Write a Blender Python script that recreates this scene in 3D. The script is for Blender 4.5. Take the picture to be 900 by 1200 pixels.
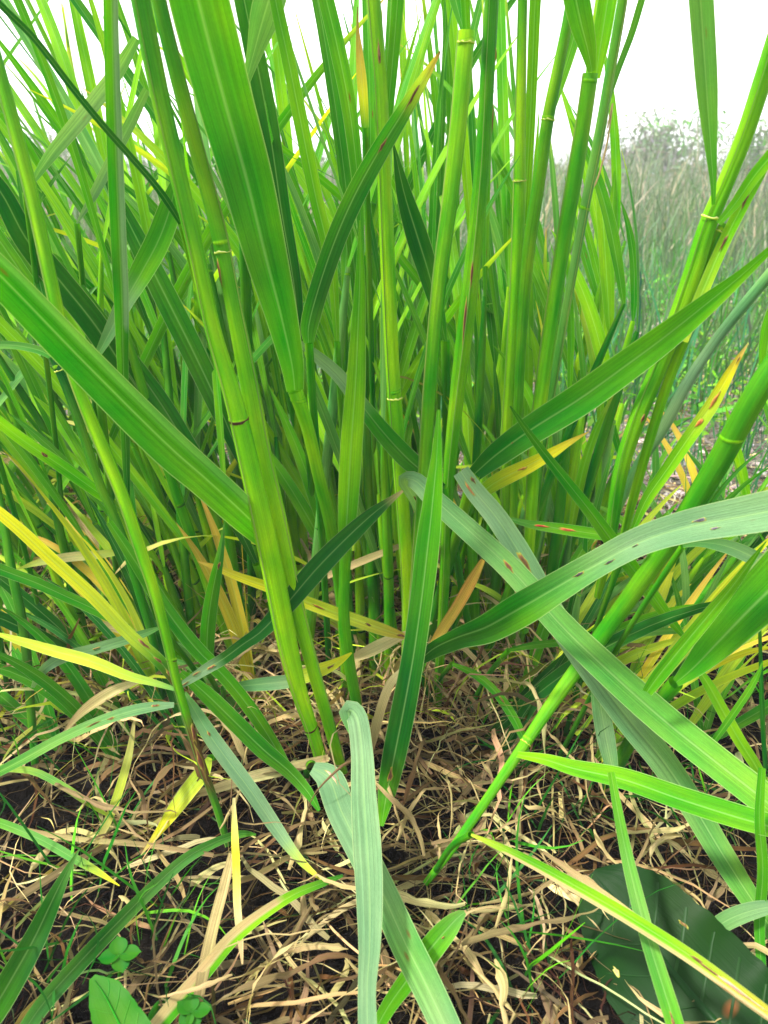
import bpy, math, random
import numpy as np
from mathutils import Vector, noise as mnoise

random.seed(7); RS = np.random.RandomState(7)
SC = bpy.context.scene
COL = SC.collection
for o in list(bpy.data.objects): bpy.data.objects.remove(o)

# ------------------------------------------------------------------ camera
H = 0.26; PITCH = math.radians(23.8); F = 906.0
cam_d = bpy.data.cameras.new('camera'); cam = bpy.data.objects.new('camera', cam_d); COL.objects.link(cam)
cam.location = (0, 0, H); cam.rotation_euler = (math.pi/2 - PITCH, 0, 0)
cam_d.sensor_fit = 'VERTICAL'; cam_d.sensor_height = 24.0; cam_d.lens = 24.0*F/1200.0
cam_d.clip_start = 0.01; cam_d.clip_end = 500
cam_d.dof.use_dof = True; cam_d.dof.focus_distance = 0.34; cam_d.dof.aperture_fstop = 15.0
SC.camera = cam
# ------------------------------------------------------------------ world, sun, exposure
SUN_EL, SUN_AZ = math.radians(56), math.radians(-100)     # sun high, to the left
W = bpy.data.worlds.new('World'); SC.world = W; W.use_nodes = True
nt = W.node_tree; nt.nodes.clear()
n_out = nt.nodes.new('ShaderNodeOutputWorld'); n_bg = nt.nodes.new('ShaderNodeBackground')
sky = nt.nodes.new('ShaderNodeTexSky'); sky.sky_type = 'NISHITA'; sky.sun_disc = False
sky.sun_elevation = SUN_EL; sky.sun_rotation = SUN_AZ; sky.dust_density = 3.0
tc = nt.nodes.new('ShaderNodeTexCoord'); nz = nt.nodes.new('ShaderNodeTexNoise'); nz.inputs['Scale'].default_value = 2.2; nz.inputs['Detail'].default_value = 6
nt.links.new(tc.outputs['Generated'], nz.inputs['Vector'])
mr = nt.nodes.new('ShaderNodeMapRange'); mr.inputs['From Min'].default_value = .25; mr.inputs['From Max'].default_value = .7
mr.inputs['To Min'].default_value = .97; mr.inputs['To Max'].default_value = .80
nt.links.new(nz.outputs['Fac'], mr.inputs['Value'])
mx = nt.nodes.new('ShaderNodeMix'); mx.data_type = 'RGBA'
nt.links.new(mr.outputs['Result'], mx.inputs['Factor']); nt.links.new(sky.outputs['Color'], mx.inputs[6])
mx.inputs[7].default_value = (9.0, 9.0, 9.0, 1)           # bright thin cloud over the blue
nt.links.new(mx.outputs[2], n_bg.inputs['Color']); n_bg.inputs['Strength'].default_value = 0.09
nt.links.new(n_bg.outputs[0], n_out.inputs['Surface'])
sd = bpy.data.lights.new('sun', 'SUN'); sun = bpy.data.objects.new('sun', sd); COL.objects.link(sun)
sd.energy = 3.0; sd.angle = math.radians(7); sd.color = (1, .96, .9)
sdir = Vector((math.sin(SUN_AZ)*math.cos(SUN_EL), math.cos(SUN_AZ)*math.cos(SUN_EL), math.sin(SUN_EL)))
sun.rotation_euler = sdir.to_track_quat('Z', 'Y').to_euler()
SC.view_settings.view_transform = 'Standard'; SC.view_settings.look = 'None'
SC.view_settings.exposure = 1.8; SC.view_settings.gamma = 1
SC.cycles.max_bounces = 6; SC.cycles.transmission_bounces = 4; SC.cycles.diffuse_bounces = 2

# ------------------------------------------------------------------ projection of photo pixels to places
CP, SP = math.cos(PITCH), math.sin(PITCH)
CAM = np.array((0, 0, H))
def ray(x, y):
    u, v = (x-450)/F, (600-y)/F
    return np.array((u, CP+v*SP, v*CP-SP))
def ground_Y(x, y):
    d = ray(x, y)
    return 1e9 if d[2] >= -1e-4 else d[1]*(H/-d[2])
def place(x, y, Y, up=0.0):
    """the point at distance Y ahead seen at (x,y), never below the ground; also its depth"""
    Y = min(Y, ground_Y(x, y)*(1-up))
    d = ray(x, y); t = Y/d[1]
    return CAM + d*t, t
def ground_pt(x, y):
    return place(x, y, 1e9)[0]

# ------------------------------------------------------------------ materials
def new_mat(name):
    m = bpy.data.materials.new(name); m.use_nodes = True; m.node_tree.nodes.clear(); return m, m.node_tree
def blade_mat(name, trans=0.42, rough=0.45, stripes=0.38, rib=0.34, spec=0.10, bump=0.5, blotch=.25, specks=True):
    m, t = new_mat(name); N, L = t.nodes.new, t.links.new
    def math_(op, a, b=None, c=None, clamp=False):
        n = N('ShaderNodeMath'); n.operation = op; n.use_clamp = clamp
        for i, v in enumerate((a, b, c)):
            if v is None: continue
            if isinstance(v, (int, float)): n.inputs[i].default_value = v
            else: L(v, n.inputs[i])
        return n.outputs[0]
    def mix(fac, a, b, bt='MIX'):
        n = N('ShaderNodeMix'); n.data_type = 'RGBA'; n.blend_type = bt
        for s, v in ((0, fac), (6, a), (7, b)):
            if isinstance(v, (int, float)): n.inputs[s].default_value = v
            elif isinstance(v, tuple): n.inputs[s].default_value = v
            else: L(v, n.inputs[s])
        return n.outputs[2]
    out = N('ShaderNodeOutputMaterial'); at = N('ShaderNodeAttribute'); at.attribute_name = 'Col'
    uv = N('ShaderNodeUVMap'); sep = N('ShaderNodeSeparateXYZ'); L(uv.outputs[0], sep.inputs[0])
    oi = N('ShaderNodeObjectInfo')
    u, v = sep.outputs[0], sep.outputs[1]
    seed = math_('MULTIPLY', oi.outputs['Random'], 40.0)
    def nz3(su, sv, sc, det, w=0.0):
        c = N('ShaderNodeCombineXYZ'); L(math_('MULTIPLY', u, su), c.inputs[0]); L(math_('MULTIPLY', v, sv), c.inputs[1]); L(math_('ADD', seed, w), c.inputs[2])
        n = N('ShaderNodeTexNoise'); n.inputs['Scale'].default_value = sc; n.inputs['Detail'].default_value = det; L(c.outputs[0], n.inputs['Vector']); return n.outputs['Fac']
    s1 = nz3(75, 5, 1.0, 2); s2 = nz3(1.2, 28, 1.0, 4, 5); s3 = nz3(13, 4, 1.0, 2, 9)
    st = math_('MULTIPLY_ADD', math_('SUBTRACT', math_('ADD', math_('MULTIPLY', s1, .6), math_('MULTIPLY', s3, .4)), .5), 2.6*stripes*1.6, 1.0)
    s4 = nz3(60, 900, 1.0, 1, 13); s5 = nz3(10, 90, 1.0, 3, 17)
    st = math_('ADD', st, math_('ADD', math_('MULTIPLY', math_('SUBTRACT', s4, .5), .9*min(stripes, .5)), math_('MULTIPLY', math_('SUBTRACT', s5, .5), .8*min(stripes, .5))))
    stc = N('ShaderNodeCombineColor'); [L(st, stc.inputs[i]) for i in range(3)]
    c = mix(1.0, at.outputs['Color'], stc.outputs[0], 'MULTIPLY')
    # yellower / bluer patches
    hs = N('ShaderNodeHueSaturation'); L(c, hs.inputs['Color'])
    L(math_('MULTIPLY_ADD', math_('SUBTRACT', s2, .5), -0.10*blotch*4, .5), hs.inputs['Hue'])
    L(math_('MULTIPLY_ADD', math_('SUBTRACT', s2, .5), 1.0*blotch*3, 1.0), hs.inputs['Value'])
    c = hs.outputs[0]
    # mid rib
    if rib:
        ribd = math_('ABSOLUTE', math_('SUBTRACT', u, .5))
        rf = math_('SUBTRACT', 1.0, math_('DIVIDE', ribd, .045), clamp=True)
        c = mix(math_('MULTIPLY', rf, rib), c, (.35, .55, .2, 1))
        ef = math_('MULTIPLY', math_('SUBTRACT', ribd, .468), 30.0, clamp=True)
        c = mix(math_('MULTIPLY', ef, .55), c, (.45, .55, .25, 1))
    if specks:   # tiny rust-brown flecks on some blades only
        vc = N('ShaderNodeCombineXYZ'); L(math_('MULTIPLY', u, 5.0), vc.inputs[0]); L(math_('MULTIPLY', v, 150.0), vc.inputs[1]); L(seed, vc.inputs[2])
        vo = N('ShaderNodeTexVoronoi'); L(vc.outputs[0], vo.inputs['Vector']); vo.inputs['Scale'].default_value = .55
        sc = N('ShaderNodeSeparateColor'); L(vo.outputs['Color'], sc.inputs[0])
        on = math_('GREATER_THAN', sc.outputs[0], .93)
        near = math_('SUBTRACT', 1.0, math_('MULTIPLY', vo.outputs['Distance'], 4.5), clamp=True)
        f = math_('MULTIPLY', math_('MULTIPLY', on, near), math_('GREATER_THAN', oi.outputs['Random'], .35))
        c = mix(math_('MULTIPLY', f, 1.3, clamp=True), c, (.16, .055, .015, 1))
    p = N('ShaderNodeBsdfPrincipled'); L(c, p.inputs['Base Color'])
    L(math_('MULTIPLY_ADD', s3, .2, rough-.1), p.inputs['Roughness']); p.inputs['Specular IOR Level'].default_value = spec
    bp = N('ShaderNodeBump'); bp.inputs['Strength'].default_value = bump; bp.inputs['Distance'].default_value = .0006
    L(math_('ADD', s1, math_('MULTIPLY', s3, .6)), bp.inputs['Height']); L(bp.outputs[0], p.inputs['Normal'])
    if trans:
        tr = N('ShaderNodeBsdfTranslucent'); tcx = mix(1.0, c, (1.15, 1.25, .35, 1), 'MULTIPLY'); L(tcx, tr.inputs['Color'])
        ms = N('ShaderNodeMixShader'); ms.inputs[0].default_value = trans
        L(p.outputs[0], ms.inputs[1]); L(tr.outputs[0], ms.inputs[2]); L(ms.outputs[0], out.inputs['Surface'])
    else: L(p.outputs[0], out.inputs['Surface'])
    return m
M_LEAF = blade_mat('leaf_blade_material')
M_STEM = blade_mat('stem_material', trans=0.25, rough=.42, stripes=.34, rib=0, spec=.10, bump=.5, blotch=.4, specks=False)
M_DRY = blade_mat('dry_straw_material', trans=0.2, rough=.75, stripes=.75, rib=0, spec=.12, bump=.7, blotch=.3, specks=False)
M_SPOT = blade_mat('lesion_material', trans=0.0, rough=.7, stripes=.3, rib=0, spec=.2, bump=.2, blotch=.4, specks=False)
M_FAR = blade_mat('field_grass_material', trans=0.3, rough=.6, stripes=.1, rib=0, spec=.2, bump=0, blotch=.1, specks=False)
M_BROAD = blade_mat('broad_leaf_material', trans=0.15, rough=.45, stripes=.05, rib=0.0, spec=.06, bump=.2, blotch=.25)

def ground_mat():
    m, t = new_mat('soil_material'); N, L = t.nodes.new, t.links.new
    out = N('ShaderNodeOutputMaterial'); g = N('ShaderNodeNewGeometry'); p = N('ShaderNodeBsdfPrincipled')
    sx = N('ShaderNodeSeparateXYZ'); L(g.outputs['Position'], sx.inputs[0])
    def nz(s, d):
        n = N('ShaderNodeTexNoise'); n.inputs['Scale'].default_value = s; n.inputs['Detail'].default_value = d; L(g.outputs['Position'], n.inputs['Vector']); return n.outputs['Fac']
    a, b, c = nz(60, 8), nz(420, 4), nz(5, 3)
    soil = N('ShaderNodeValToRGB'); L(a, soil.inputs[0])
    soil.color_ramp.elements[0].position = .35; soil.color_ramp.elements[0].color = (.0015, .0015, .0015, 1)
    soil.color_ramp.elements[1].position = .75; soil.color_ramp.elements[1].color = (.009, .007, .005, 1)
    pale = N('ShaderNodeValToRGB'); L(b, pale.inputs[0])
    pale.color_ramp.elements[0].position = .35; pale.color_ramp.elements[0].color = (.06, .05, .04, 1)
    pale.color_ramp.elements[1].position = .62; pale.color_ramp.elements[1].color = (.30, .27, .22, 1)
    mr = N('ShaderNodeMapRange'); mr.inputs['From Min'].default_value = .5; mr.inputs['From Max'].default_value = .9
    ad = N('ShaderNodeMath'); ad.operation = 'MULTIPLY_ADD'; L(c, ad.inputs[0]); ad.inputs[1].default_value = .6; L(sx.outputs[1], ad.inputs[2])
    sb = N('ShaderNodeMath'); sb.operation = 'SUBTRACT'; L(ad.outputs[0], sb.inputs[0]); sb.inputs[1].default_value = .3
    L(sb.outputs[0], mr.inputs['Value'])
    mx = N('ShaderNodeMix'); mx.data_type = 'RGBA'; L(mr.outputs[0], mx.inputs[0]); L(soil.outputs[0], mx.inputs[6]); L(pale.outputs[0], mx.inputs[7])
    L(mx.outputs[2], p.inputs['Base Color']); p.inputs['Roughness'].default_value = .95; p.inputs['Specular IOR Level'].default_value = .03
    bp = N('ShaderNodeBump'); bp.inputs['Strength'].default_value = .8; bp.inputs['Distance'].default_value = .004; L(b, bp.inputs['Height']); L(bp.outputs[0], p.inputs['Normal'])
    L(p.outputs[0], out.inputs[0]); return m
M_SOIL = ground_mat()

# ------------------------------------------------------------------ palette (base colours, linear)
PAL = dict(G=(.036, .205, .006), M=(.078, .295, .004), L=(.17, .43, .004), D=(.010, .105, .006), P=(.155, .285, .135), Q=(.10, .28, .05),  # pale P has the sky's sheen on upturned blades mixed into its colour
           Y=(.58, .56, .012), Z=(.40, .52, .035), S=(.45, .345, .15), O=(.50, .32, .05), B=(.12, .065, .022), K=(.05, .02, .01), C=(.50, .45, .20), T=(.20, .145, .065))
def colfn(spec):
    """'G' or 'G Y S' (evenly spaced along the blade) or [(0,'G'),(.8,'Y')]"""
    if isinstance(spec, str):
        k = spec.split(); spec = [(i/max(1, len(k)-1), c) for i, c in enumerate(k)]
    xs = [a for a, _ in spec]; cs = np.array([PAL[c] for _, c in spec])
    return lambda s: np.stack([np.interp(s, xs, cs[:, i]) for i in range(3)], -1)

# ------------------------------------------------------------------ mesh making
def make_mesh(name, V, faces, UV=None, C=None, mat=None, smooth=True):
    V = np.asarray(V, dtype=np.float32); faces = np.asarray(faces, dtype=np.int32); k = faces.shape[1]
    me = bpy.data.meshes.new(name); me.vertices.add(len(V)); me.vertices.foreach_set('co', V.ravel())
    me.loops.add(faces.size); me.loops.foreach_set('vertex_index', faces.ravel())
    me.polygons.add(len(faces)); me.polygons.foreach_set('loop_start', np.arange(0, faces.size, k, dtype=np.int32))
    me.polygons.foreach_set('use_smooth', np.full(len(faces), smooth))
    if UV is not None:
        l = me.uv_layers.new(name='UVMap'); l.data.foreach_set('uv', np.asarray(UV, dtype=np.float32)[faces.ravel()].ravel())
    if C is not None:
        a = me.color_attributes.new('Col', 'FLOAT_COLOR', 'POINT'); c4 = np.ones((len(V), 4), dtype=np.float32); c4[:, :3] = C
        a.data.foreach_set('color', c4.ravel())
    me.update(calc_edges=True)
    if mat: me.materials.append(mat)
    return me
def link(name, me, parent=None, loc=None):
    o = bpy.data.objects.new(name, me); COL.objects.link(o)
    if parent is not None: o.parent = parent
    if loc is not None: o.location = loc
    return o
def tag(o, label=None, cat=None, group=None, kind=None):
    if label: o['label'] = label
    if cat: o['category'] = cat
    if group: o['group'] = group
    if kind: o['kind'] = kind
    return o
def norm(a): return a/np.maximum(np.linalg.norm(a, axis=-1, keepdims=True), 1e-9)
def grid_faces(n, m, wrap=False):
    i = np.arange(n-1)[:, None]; j = np.arange(m if wrap else m-1)[None, :]
    a = i*m+j; b = i*m+(j+1) % m
    return np.stack([a, b, b+m, a+m], -1).reshape(-1, 4)

def catmull(P, n):
    P = np.asarray(P, float)
    if len(P) == 2: return P[0]+(P[1]-P[0])*np.linspace(0, 1, n)[:, None]
    d = np.maximum(np.linalg.norm(np.diff(P[:, :3], axis=0), axis=1), 1e-6)**.5
    E = np.vstack([2*P[0]-P[1], P, 2*P[-1]-P[-2]]); d = np.concatenate([[d[0]], d, [d[-1]]])
    T = np.concatenate([[0], np.cumsum(d)]); out = []
    q = np.linspace(T[1], T[-2], n)
    for t in q:
        i = min(max(int(np.searchsorted(T, t, side='right'))-1, 1), len(E)-3)
        p0, p1, p2, p3 = E[i-1:i+3]; t0, t1, t2, t3 = T[i-1:i+3]
        A1 = (t1-t)/(t1-t0)*p0+(t-t0)/(t1-t0)*p1; A2 = (t2-t)/(t2-t1)*p1+(t-t1)/(t2-t1)*p2; A3 = (t3-t)/(t3-t2)*p2+(t-t2)/(t3-t2)*p3
        B1 = (t2-t)/(t2-t0)*A1+(t-t0)/(t2-t0)*A2; B2 = (t3-t)/(t3-t1)*A2+(t-t1)/(t3-t1)*A3
        out.append((t2-t)/(t2-t1)*B1+(t-t1)/(t2-t1)*B2)
    return np.array(out)

class Strip:
    """a swept blade or tube: centre line, side and normal vectors and half widths, in world space"""
    def __init__(s, P, hw, side_hint=None, roll=0, fold=.18, tube=False, wave=0.0):
        s.P = P; s.hw = np.maximum(hw, .00012); s.tube = tube; s.fold = fold
        T = norm(np.gradient(P, axis=0)); n = len(P)
        if side_hint is None:
            V = norm(P-CAM); side = norm(np.cross(T, V))
        else:
            side = norm(side_hint - T*np.sum(T*side_hint, -1, keepdims=True))
        for i in range(1, n):
            if np.dot(side[i], side[i-1]) < 0: side[i] = -side[i]
        nrm = norm(np.cross(side, T))
        if side_hint is None and not tube or tube:
            fl = np.sum(nrm*(CAM-P), -1).mean()
            if fl < 0: nrm = -nrm
        r = np.radians(np.interp(np.linspace(0, 1, n), np.linspace(0, 1, len(np.atleast_1d(roll))), np.atleast_1d(roll)))[:, None]
        s.side = side*np.cos(r)+nrm*np.sin(r); s.nrm = nrm*np.cos(r)-side*np.sin(r); s.T = T
        s.len = np.concatenate([[0], np.cumsum(np.linalg.norm(np.diff(P, axis=0), axis=1))])
        s.wave = wave; s.ph = random.random()*6.28
    def at(s, q, u, lift=0.0):
        """q 0..1 along, u 0..1 across the side that faces the viewer"""
        q = np.clip(np.asarray(q, float), 0, 1); u = np.asarray(u, float)
        i = q*(len(s.P)-1)
        I = lambda A: np.stack([np.interp(i, np.arange(len(A)), A[:, k]) for k in range(3)], -1)
        P, S, Nn = I(s.P), I(s.side), I(s.nrm); h = np.interp(i, np.arange(len(s.hw)), s.hw)[..., None]
        if s.tube:
            a = (math.pi*(1-u))[..., None]
            return P+(h+lift)*(S*np.cos(a)+Nn*np.sin(a))
        x = (2*u-1)[..., None]
        prof = -s.fold*(1-np.abs(x)) + .25*s.fold*(1-np.abs(x))**4
        wv = s.wave*np.sin(q*23+s.ph)[..., None]*np.abs(x)**2*np.sign(x)
        return P+S*h*x+Nn*(h*(prof+wv)+lift)
    def mesh(s, name, cf, mat, nc=7, base=None, paint=None, cap=True):
        n = len(s.P); q = np.linspace(0, 1, n)
        if s.tube:
            ring = 18; a = np.arange(ring)*2*math.pi/ring
            gr = 1-.07*np.exp(-((a-1.0-(s.ph % 1.2))/.22)**2)+.05*np.cos(2*a+s.ph)          # sheath overlap and a slightly oval section
            V = s.P[:, None]+(s.hw[:, None]*(gr if n > 12 else np.ones(ring)))[:, :, None]*(s.side[:, None]*np.cos(a)[None, :, None]+s.nrm[:, None]*np.sin(a)[None, :, None])
            U = np.broadcast_to(np.abs(((a/math.pi) % 2)-1)[None], (n, ring)); fc = grid_faces(n, ring, True); m = ring
        else:
            m = nc; uu = np.linspace(0, 1, nc); Q, UU = np.meshgrid(q, uu, indexing='ij')
            V = s.at(Q, UU); U = UU; fc = grid_faces(n, nc)
        Vv = np.broadcast_to(s.len[:, None], (n, m)); C = np.repeat(cf(q)[:, None], m, 1)
        if paint is not None: C = paint(C.copy(), np.broadcast_to(q[:, None], (n, m)), U)
        V = V.reshape(-1, 3)
        if base is not None: V = V-base
        return make_mesh(name, V, fc, np.stack([U, Vv], -1).reshape(-1, 2), C.reshape(-1, 3), mat)
    def patch(s, q0, u0, lq, wu, base, dark=(.085, .035, .014), pale=(.30, .17, .07), hollow=None):
        """an irregular spot of dead tissue lying on the surface"""
        hollow = random.random() < .35 if hollow is None else hollow; k = 12; V = []; C = []
        th = np.arange(k)*2*math.pi/k; jit = 1+.8*RS.rand(k)-.4; Lm = s.len[-1]; dk = np.array(dark); sk = random.uniform(-.3, .3)
        V.append(s.at(np.array([q0]), np.array([u0]), .0005)[0]); C.append(pale if hollow else dark)
        for r, lf in ((.35, .0005), (.62, .0004), (1.0, .00012)):
            V += list(s.at(q0+(np.cos(th)*jit*r*lq*.42)/Lm, np.clip(u0+(np.sin(th)+sk*np.cos(th))*jit*r*wu*.36, .02, .98), lf))
            C += [tuple(dk*.8)]*k if r < .5 else [tuple(dk*1.5)]*k if r < .9 else [(.22, .24, .02)]*k
        fc = []
        for j in range(k):
            j2 = (j+1) % k; fc.append((0, 1+j, 1+j2, 1+j2)); fc.append((1+j, 1+k+j, 1+k+j2, 1+j2)); fc.append((1+k+j, 1+2*k+j, 1+2*k+j2, 1+k+j2))
        V = np.array(V)-base
        me = bpy.data.meshes.new('lesion'); me.from_pydata([tuple(v) for v in V], [], [tuple(dict.fromkeys(f)) for f in fc])
        a = me.color_attributes.new('Col', 'FLOAT_COLOR', 'POINT')
        for i, c in enumerate(C): a.data[i].color = (*c, 1)
        uvl = me.uv_layers.new(name='UVMap')
        for lp in me.loops: uvl.data[lp.index].uv = (V[lp.vertex_index][0]*60, V[lp.vertex_index][2]*2)
        me.polygons.foreach_set('use_smooth', [True]*len(me.polygons)); me.materials.append(M_SPOT); return me

def traced(pts, Y, tube=False, roll=0, fold=.18, n=None, wave=0.0, up=None):
    """pts: (x, y, width in photo pixels[, distance ahead]) -> Strip"""
    Ys = [None]*len(pts)
    if up is None: up = 0.0 if tube else .05
    for i, p in enumerate(pts):
        if len(p) > 3: Ys[i] = p[3]
    if Y is not None:
        if not isinstance(Y, (tuple, list)): Y = (Y, Y)
        if Ys[0] is None: Ys[0] = Y[0] if Y[0] else ground_Y(*pts[0][:2])
        if Ys[-1] is None: Ys[-1] = Y[1]
    d = np.concatenate([[0], np.cumsum([math.hypot(pts[i+1][0]-pts[i][0], pts[i+1][1]-pts[i][1]) for i in range(len(pts)-1)])])
    kn = [i for i in range(len(pts)) if Ys[i] is not None]
    Yv = np.interp(d, d[kn], [Ys[i] for i in kn])
    ctl = []
    for p, yy in zip(pts, Yv):
        w, t = place(p[0], p[1], yy, up); ctl.append((*w, p[2]/2/F*t))
    if n is None: n = int(max(14, min(60, d[-1]/11)))
    c = catmull(ctl, n)
    hw = np.maximum(c[:, 3], 0.0001)
    if not tube:
        r = np.radians(np.interp(np.linspace(0, 1, n), np.linspace(0, 1, len(np.atleast_1d(roll))), np.atleast_1d(roll)))
        hw = hw/np.maximum(np.cos(r), .45)
    else: hw = hw*(1+.035*np.sin(np.linspace(0, 9, n)+pts[0][0]))
    c[:, 2] = np.maximum(c[:, 2], .0006)
    return Strip(c[:, :3], hw, roll=roll, fold=fold, tube=tube, wave=wave)

def two_tone(c, frac=.5, q0=0, q1=1, first=True):
    cc = np.array(PAL[c])
    def f(C, Q, U):
        m = ((U < frac) if first else (U > frac)) & (Q >= q0) & (Q <= q1); C[m] = cc; return C
    return f

def add_spots(st, o, base, spots):
    for sp in spots:
        q, u, l, w = sp[:4]; kw = sp[4] if len(sp) > 4 else {}
        link('lesion', st.patch(q, u, l, w, base, **kw), o)
def add_leaf(parent, base, pts, Y, col='G', label=None, spots=(), paint=None, mat=None, name='leaf', **kw):
    st = traced(pts, Y, **kw)
    o = link(name, st.mesh(name, colfn(col), mat or M_LEAF, base=base, paint=paint), parent)
    if label: o['label'] = label
    add_spots(st, o, base, spots)
    return o
def ring_band(st, q, base, name, col, k=1.16, half=.0022, parent=None, tilt=None, hk=.35):
    i = q*(len(st.P)-1); i0 = int(i); P = st.P[i0]+(st.P[min(i0+1, len(st.P)-1)]-st.P[i0])*(i-i0)
    T, S, Nn = st.T[i0], st.side[i0], st.nrm[i0]; h = np.interp(i, np.arange(len(st.hw)), st.hw)
    half = max(half, h*hk); tilt = random.uniform(-.3, .3) if tilt is None else tilt
    zz = np.linspace(-1, 1, 11); rad = h*(1.005+(k-1)*np.cos(zz*math.pi/2)**1.5)
    Pm = P+T*zz[:, None]*half
    b = Strip(Pm, rad, tube=True); b.side[:] = S+T*tilt; b.nrm[:] = Nn+T*random.uniform(-.2, .2)
    return link(name, b.mesh(name, colfn(col), M_STEM, base=base), parent)
def ligule(st, q, base, parent):
    """ragged pale membrane standing at the collar"""
    i0 = int(q*(len(st.P)-1)); P, T, S, Nn, h = st.P[i0], st.T[i0], st.side[i0], st.nrm[i0], st.hw[i0]
    m = 13; a = np.linspace(-.4, 3.5, m)+random.uniform(-.3, .3); hh = h*(.08+.38*RS.rand(m))
    ring = (S*np.cos(a)[:, None]+Nn*np.sin(a)[:, None])
    lo = P+ring*h*1.06; mi = lo+T*(hh*.55)[:, None]+ring*h*.12; hi = lo+T*hh[:, None]+ring*(h*.05*RS.randn(m))[:, None]
    G = np.stack([lo, mi, hi], 0); C = np.repeat(np.array([PAL['L'], PAL['Z'], PAL['C']])[:, None], m, 1)
    link('ligule', make_mesh('ligule', G.reshape(-1, 3)-base, grid_faces(3, m), np.zeros((3*m, 2)), C.reshape(-1, 3), M_DRY), parent)
def shoot(label, stem, Y, col='L', nodes=(), collars=(), leaves=(), spots=(), seam=None, thing_name='cereal_shoot', cat='grass shoot', group=None, nodecol=[(0,'B'),(.18,'K'),(.3,'G'),(.6,'L'),(1,'L')]):
    st = traced([(p[0], p[1], p[2]*.86, *p[3:]) for p in stem], Y, tube=True)
    base = st.P[0].copy(); root = link(thing_name, None, None, tuple(base)); tag(root, label, cat, group)
    so = link('stem', st.mesh('stem', colfn(col), M_STEM, base=base), root)
    for q in nodes: ring_band(st, q, base, 'stem_node', nodecol, 1.05, .0008, parent=so, hk=.26)
    for q in collars:
        ring_band(st, q, base, 'collar', 'M L L M', 1.045, .0008, parent=so, hk=.22)
        if random.random() < .6: ligule(st, q, base, so)
    add_spots(st, so, base, spots)
    if seam is not None:
        n = len(st.P); q = np.linspace(0, 1, n); w = .016; V = []; dr = np.sin(q*7+base[0]*50)*.05
        us = (seam-w+dr, seam+dr, seam+w+dr); G = np.stack([st.at(q, u, l) for u, l in zip(us, (.0001, .0005, .0001))], 1)
        me = make_mesh('sheath_edge', G.reshape(-1, 3)-base, grid_faces(n, 3), np.stack(np.meshgrid(st.len, [0, .5, 1], indexing='ij')[::-1], -1).reshape(-1, 2), np.tile(np.array(PAL['C'])*.3+np.array(PAL['M'])*.7, (n*3, 1)), M_STEM)
        link('sheath_edge', me, so)
    for lf in leaves: add_leaf(root, base, **lf)
    return root
def blade(label, pts, Y, col='G', cat='grass leaf', group=None, spots=(), paint=None, mat=None, foot=True, **kw):
    """a leaf seen in the photo whose own shoot is hidden: the leaf and the thin shoot that carries it; a dead leaf lies loose"""
    st = traced(pts, Y, **kw); P0 = st.P[0]
    if cat.startswith('dead'):
        base = P0.copy(); o = link('dead_leaf', st.mesh('dead_leaf', colfn(col), mat or M_LEAF, base=base, paint=paint), None, tuple(base)); tag(o, label, cat, group)
        add_spots(st, o, base, spots); return o
    if foot == 'end': P0 = st.P[-1]
    hgt = P0[2]; d = -st.T[0] if foot != 'end' else st.T[-1]; base = P0+np.array((d[0]*.25*hgt, .02+.12*hgt, 0)); base[2] = 0
    root = link('cereal_shoot', None, None, tuple(base)); tag(root, label, cat, group)
    o = link('leaf', st.mesh('leaf', colfn(col), mat or M_LEAF, base=base, paint=paint), root); add_spots(st, o, base, spots)
    if foot:
        c = catmull(np.array([base, base*.45+P0*.55+np.array((0, .004, 0)), P0]), 14)
        link('stem', Strip(c, np.full(14, min(.0028, max(.0012, st.hw.max()*.4))), tube=True).mesh('stem', colfn('D G G M'), M_STEM, base=base), root)
    return root

# ================================================================== THE SETTING
def soil_h(x, y): return mnoise.noise(Vector((x*9, y*9, 0)))*.004 + mnoise.noise(Vector((x*45, y*45, 3)))*.0022 - .004
def build_ground():
    xs = np.concatenate([-np.geomspace(60, .6, 26), np.linspace(-.55, .55, 150), np.geomspace(.6, 60, 26)])
    ys = np.concatenate([[-60, -20, -5, -1, -.3], np.linspace(-.1, .85, 150), np.geomspace(.9, 60, 40)])
    X, Yg = np.meshgrid(xs, ys, indexing='ij'); Z = np.array([[soil_h(a, b) if abs(a) < 3 and abs(b) < 3 else -.004 for b in ys] for a in xs])
    V = np.stack([X, Yg, Z], -1).reshape(-1, 3)
    f = grid_faces(len(xs), len(ys))
    o = link('ground', make_mesh('ground', V, f[:, ::-1], None, None, M_SOIL)); tag(o, 'dark soil under the plants turning pale and stony farther off', kind='structure')
build_ground()

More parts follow.
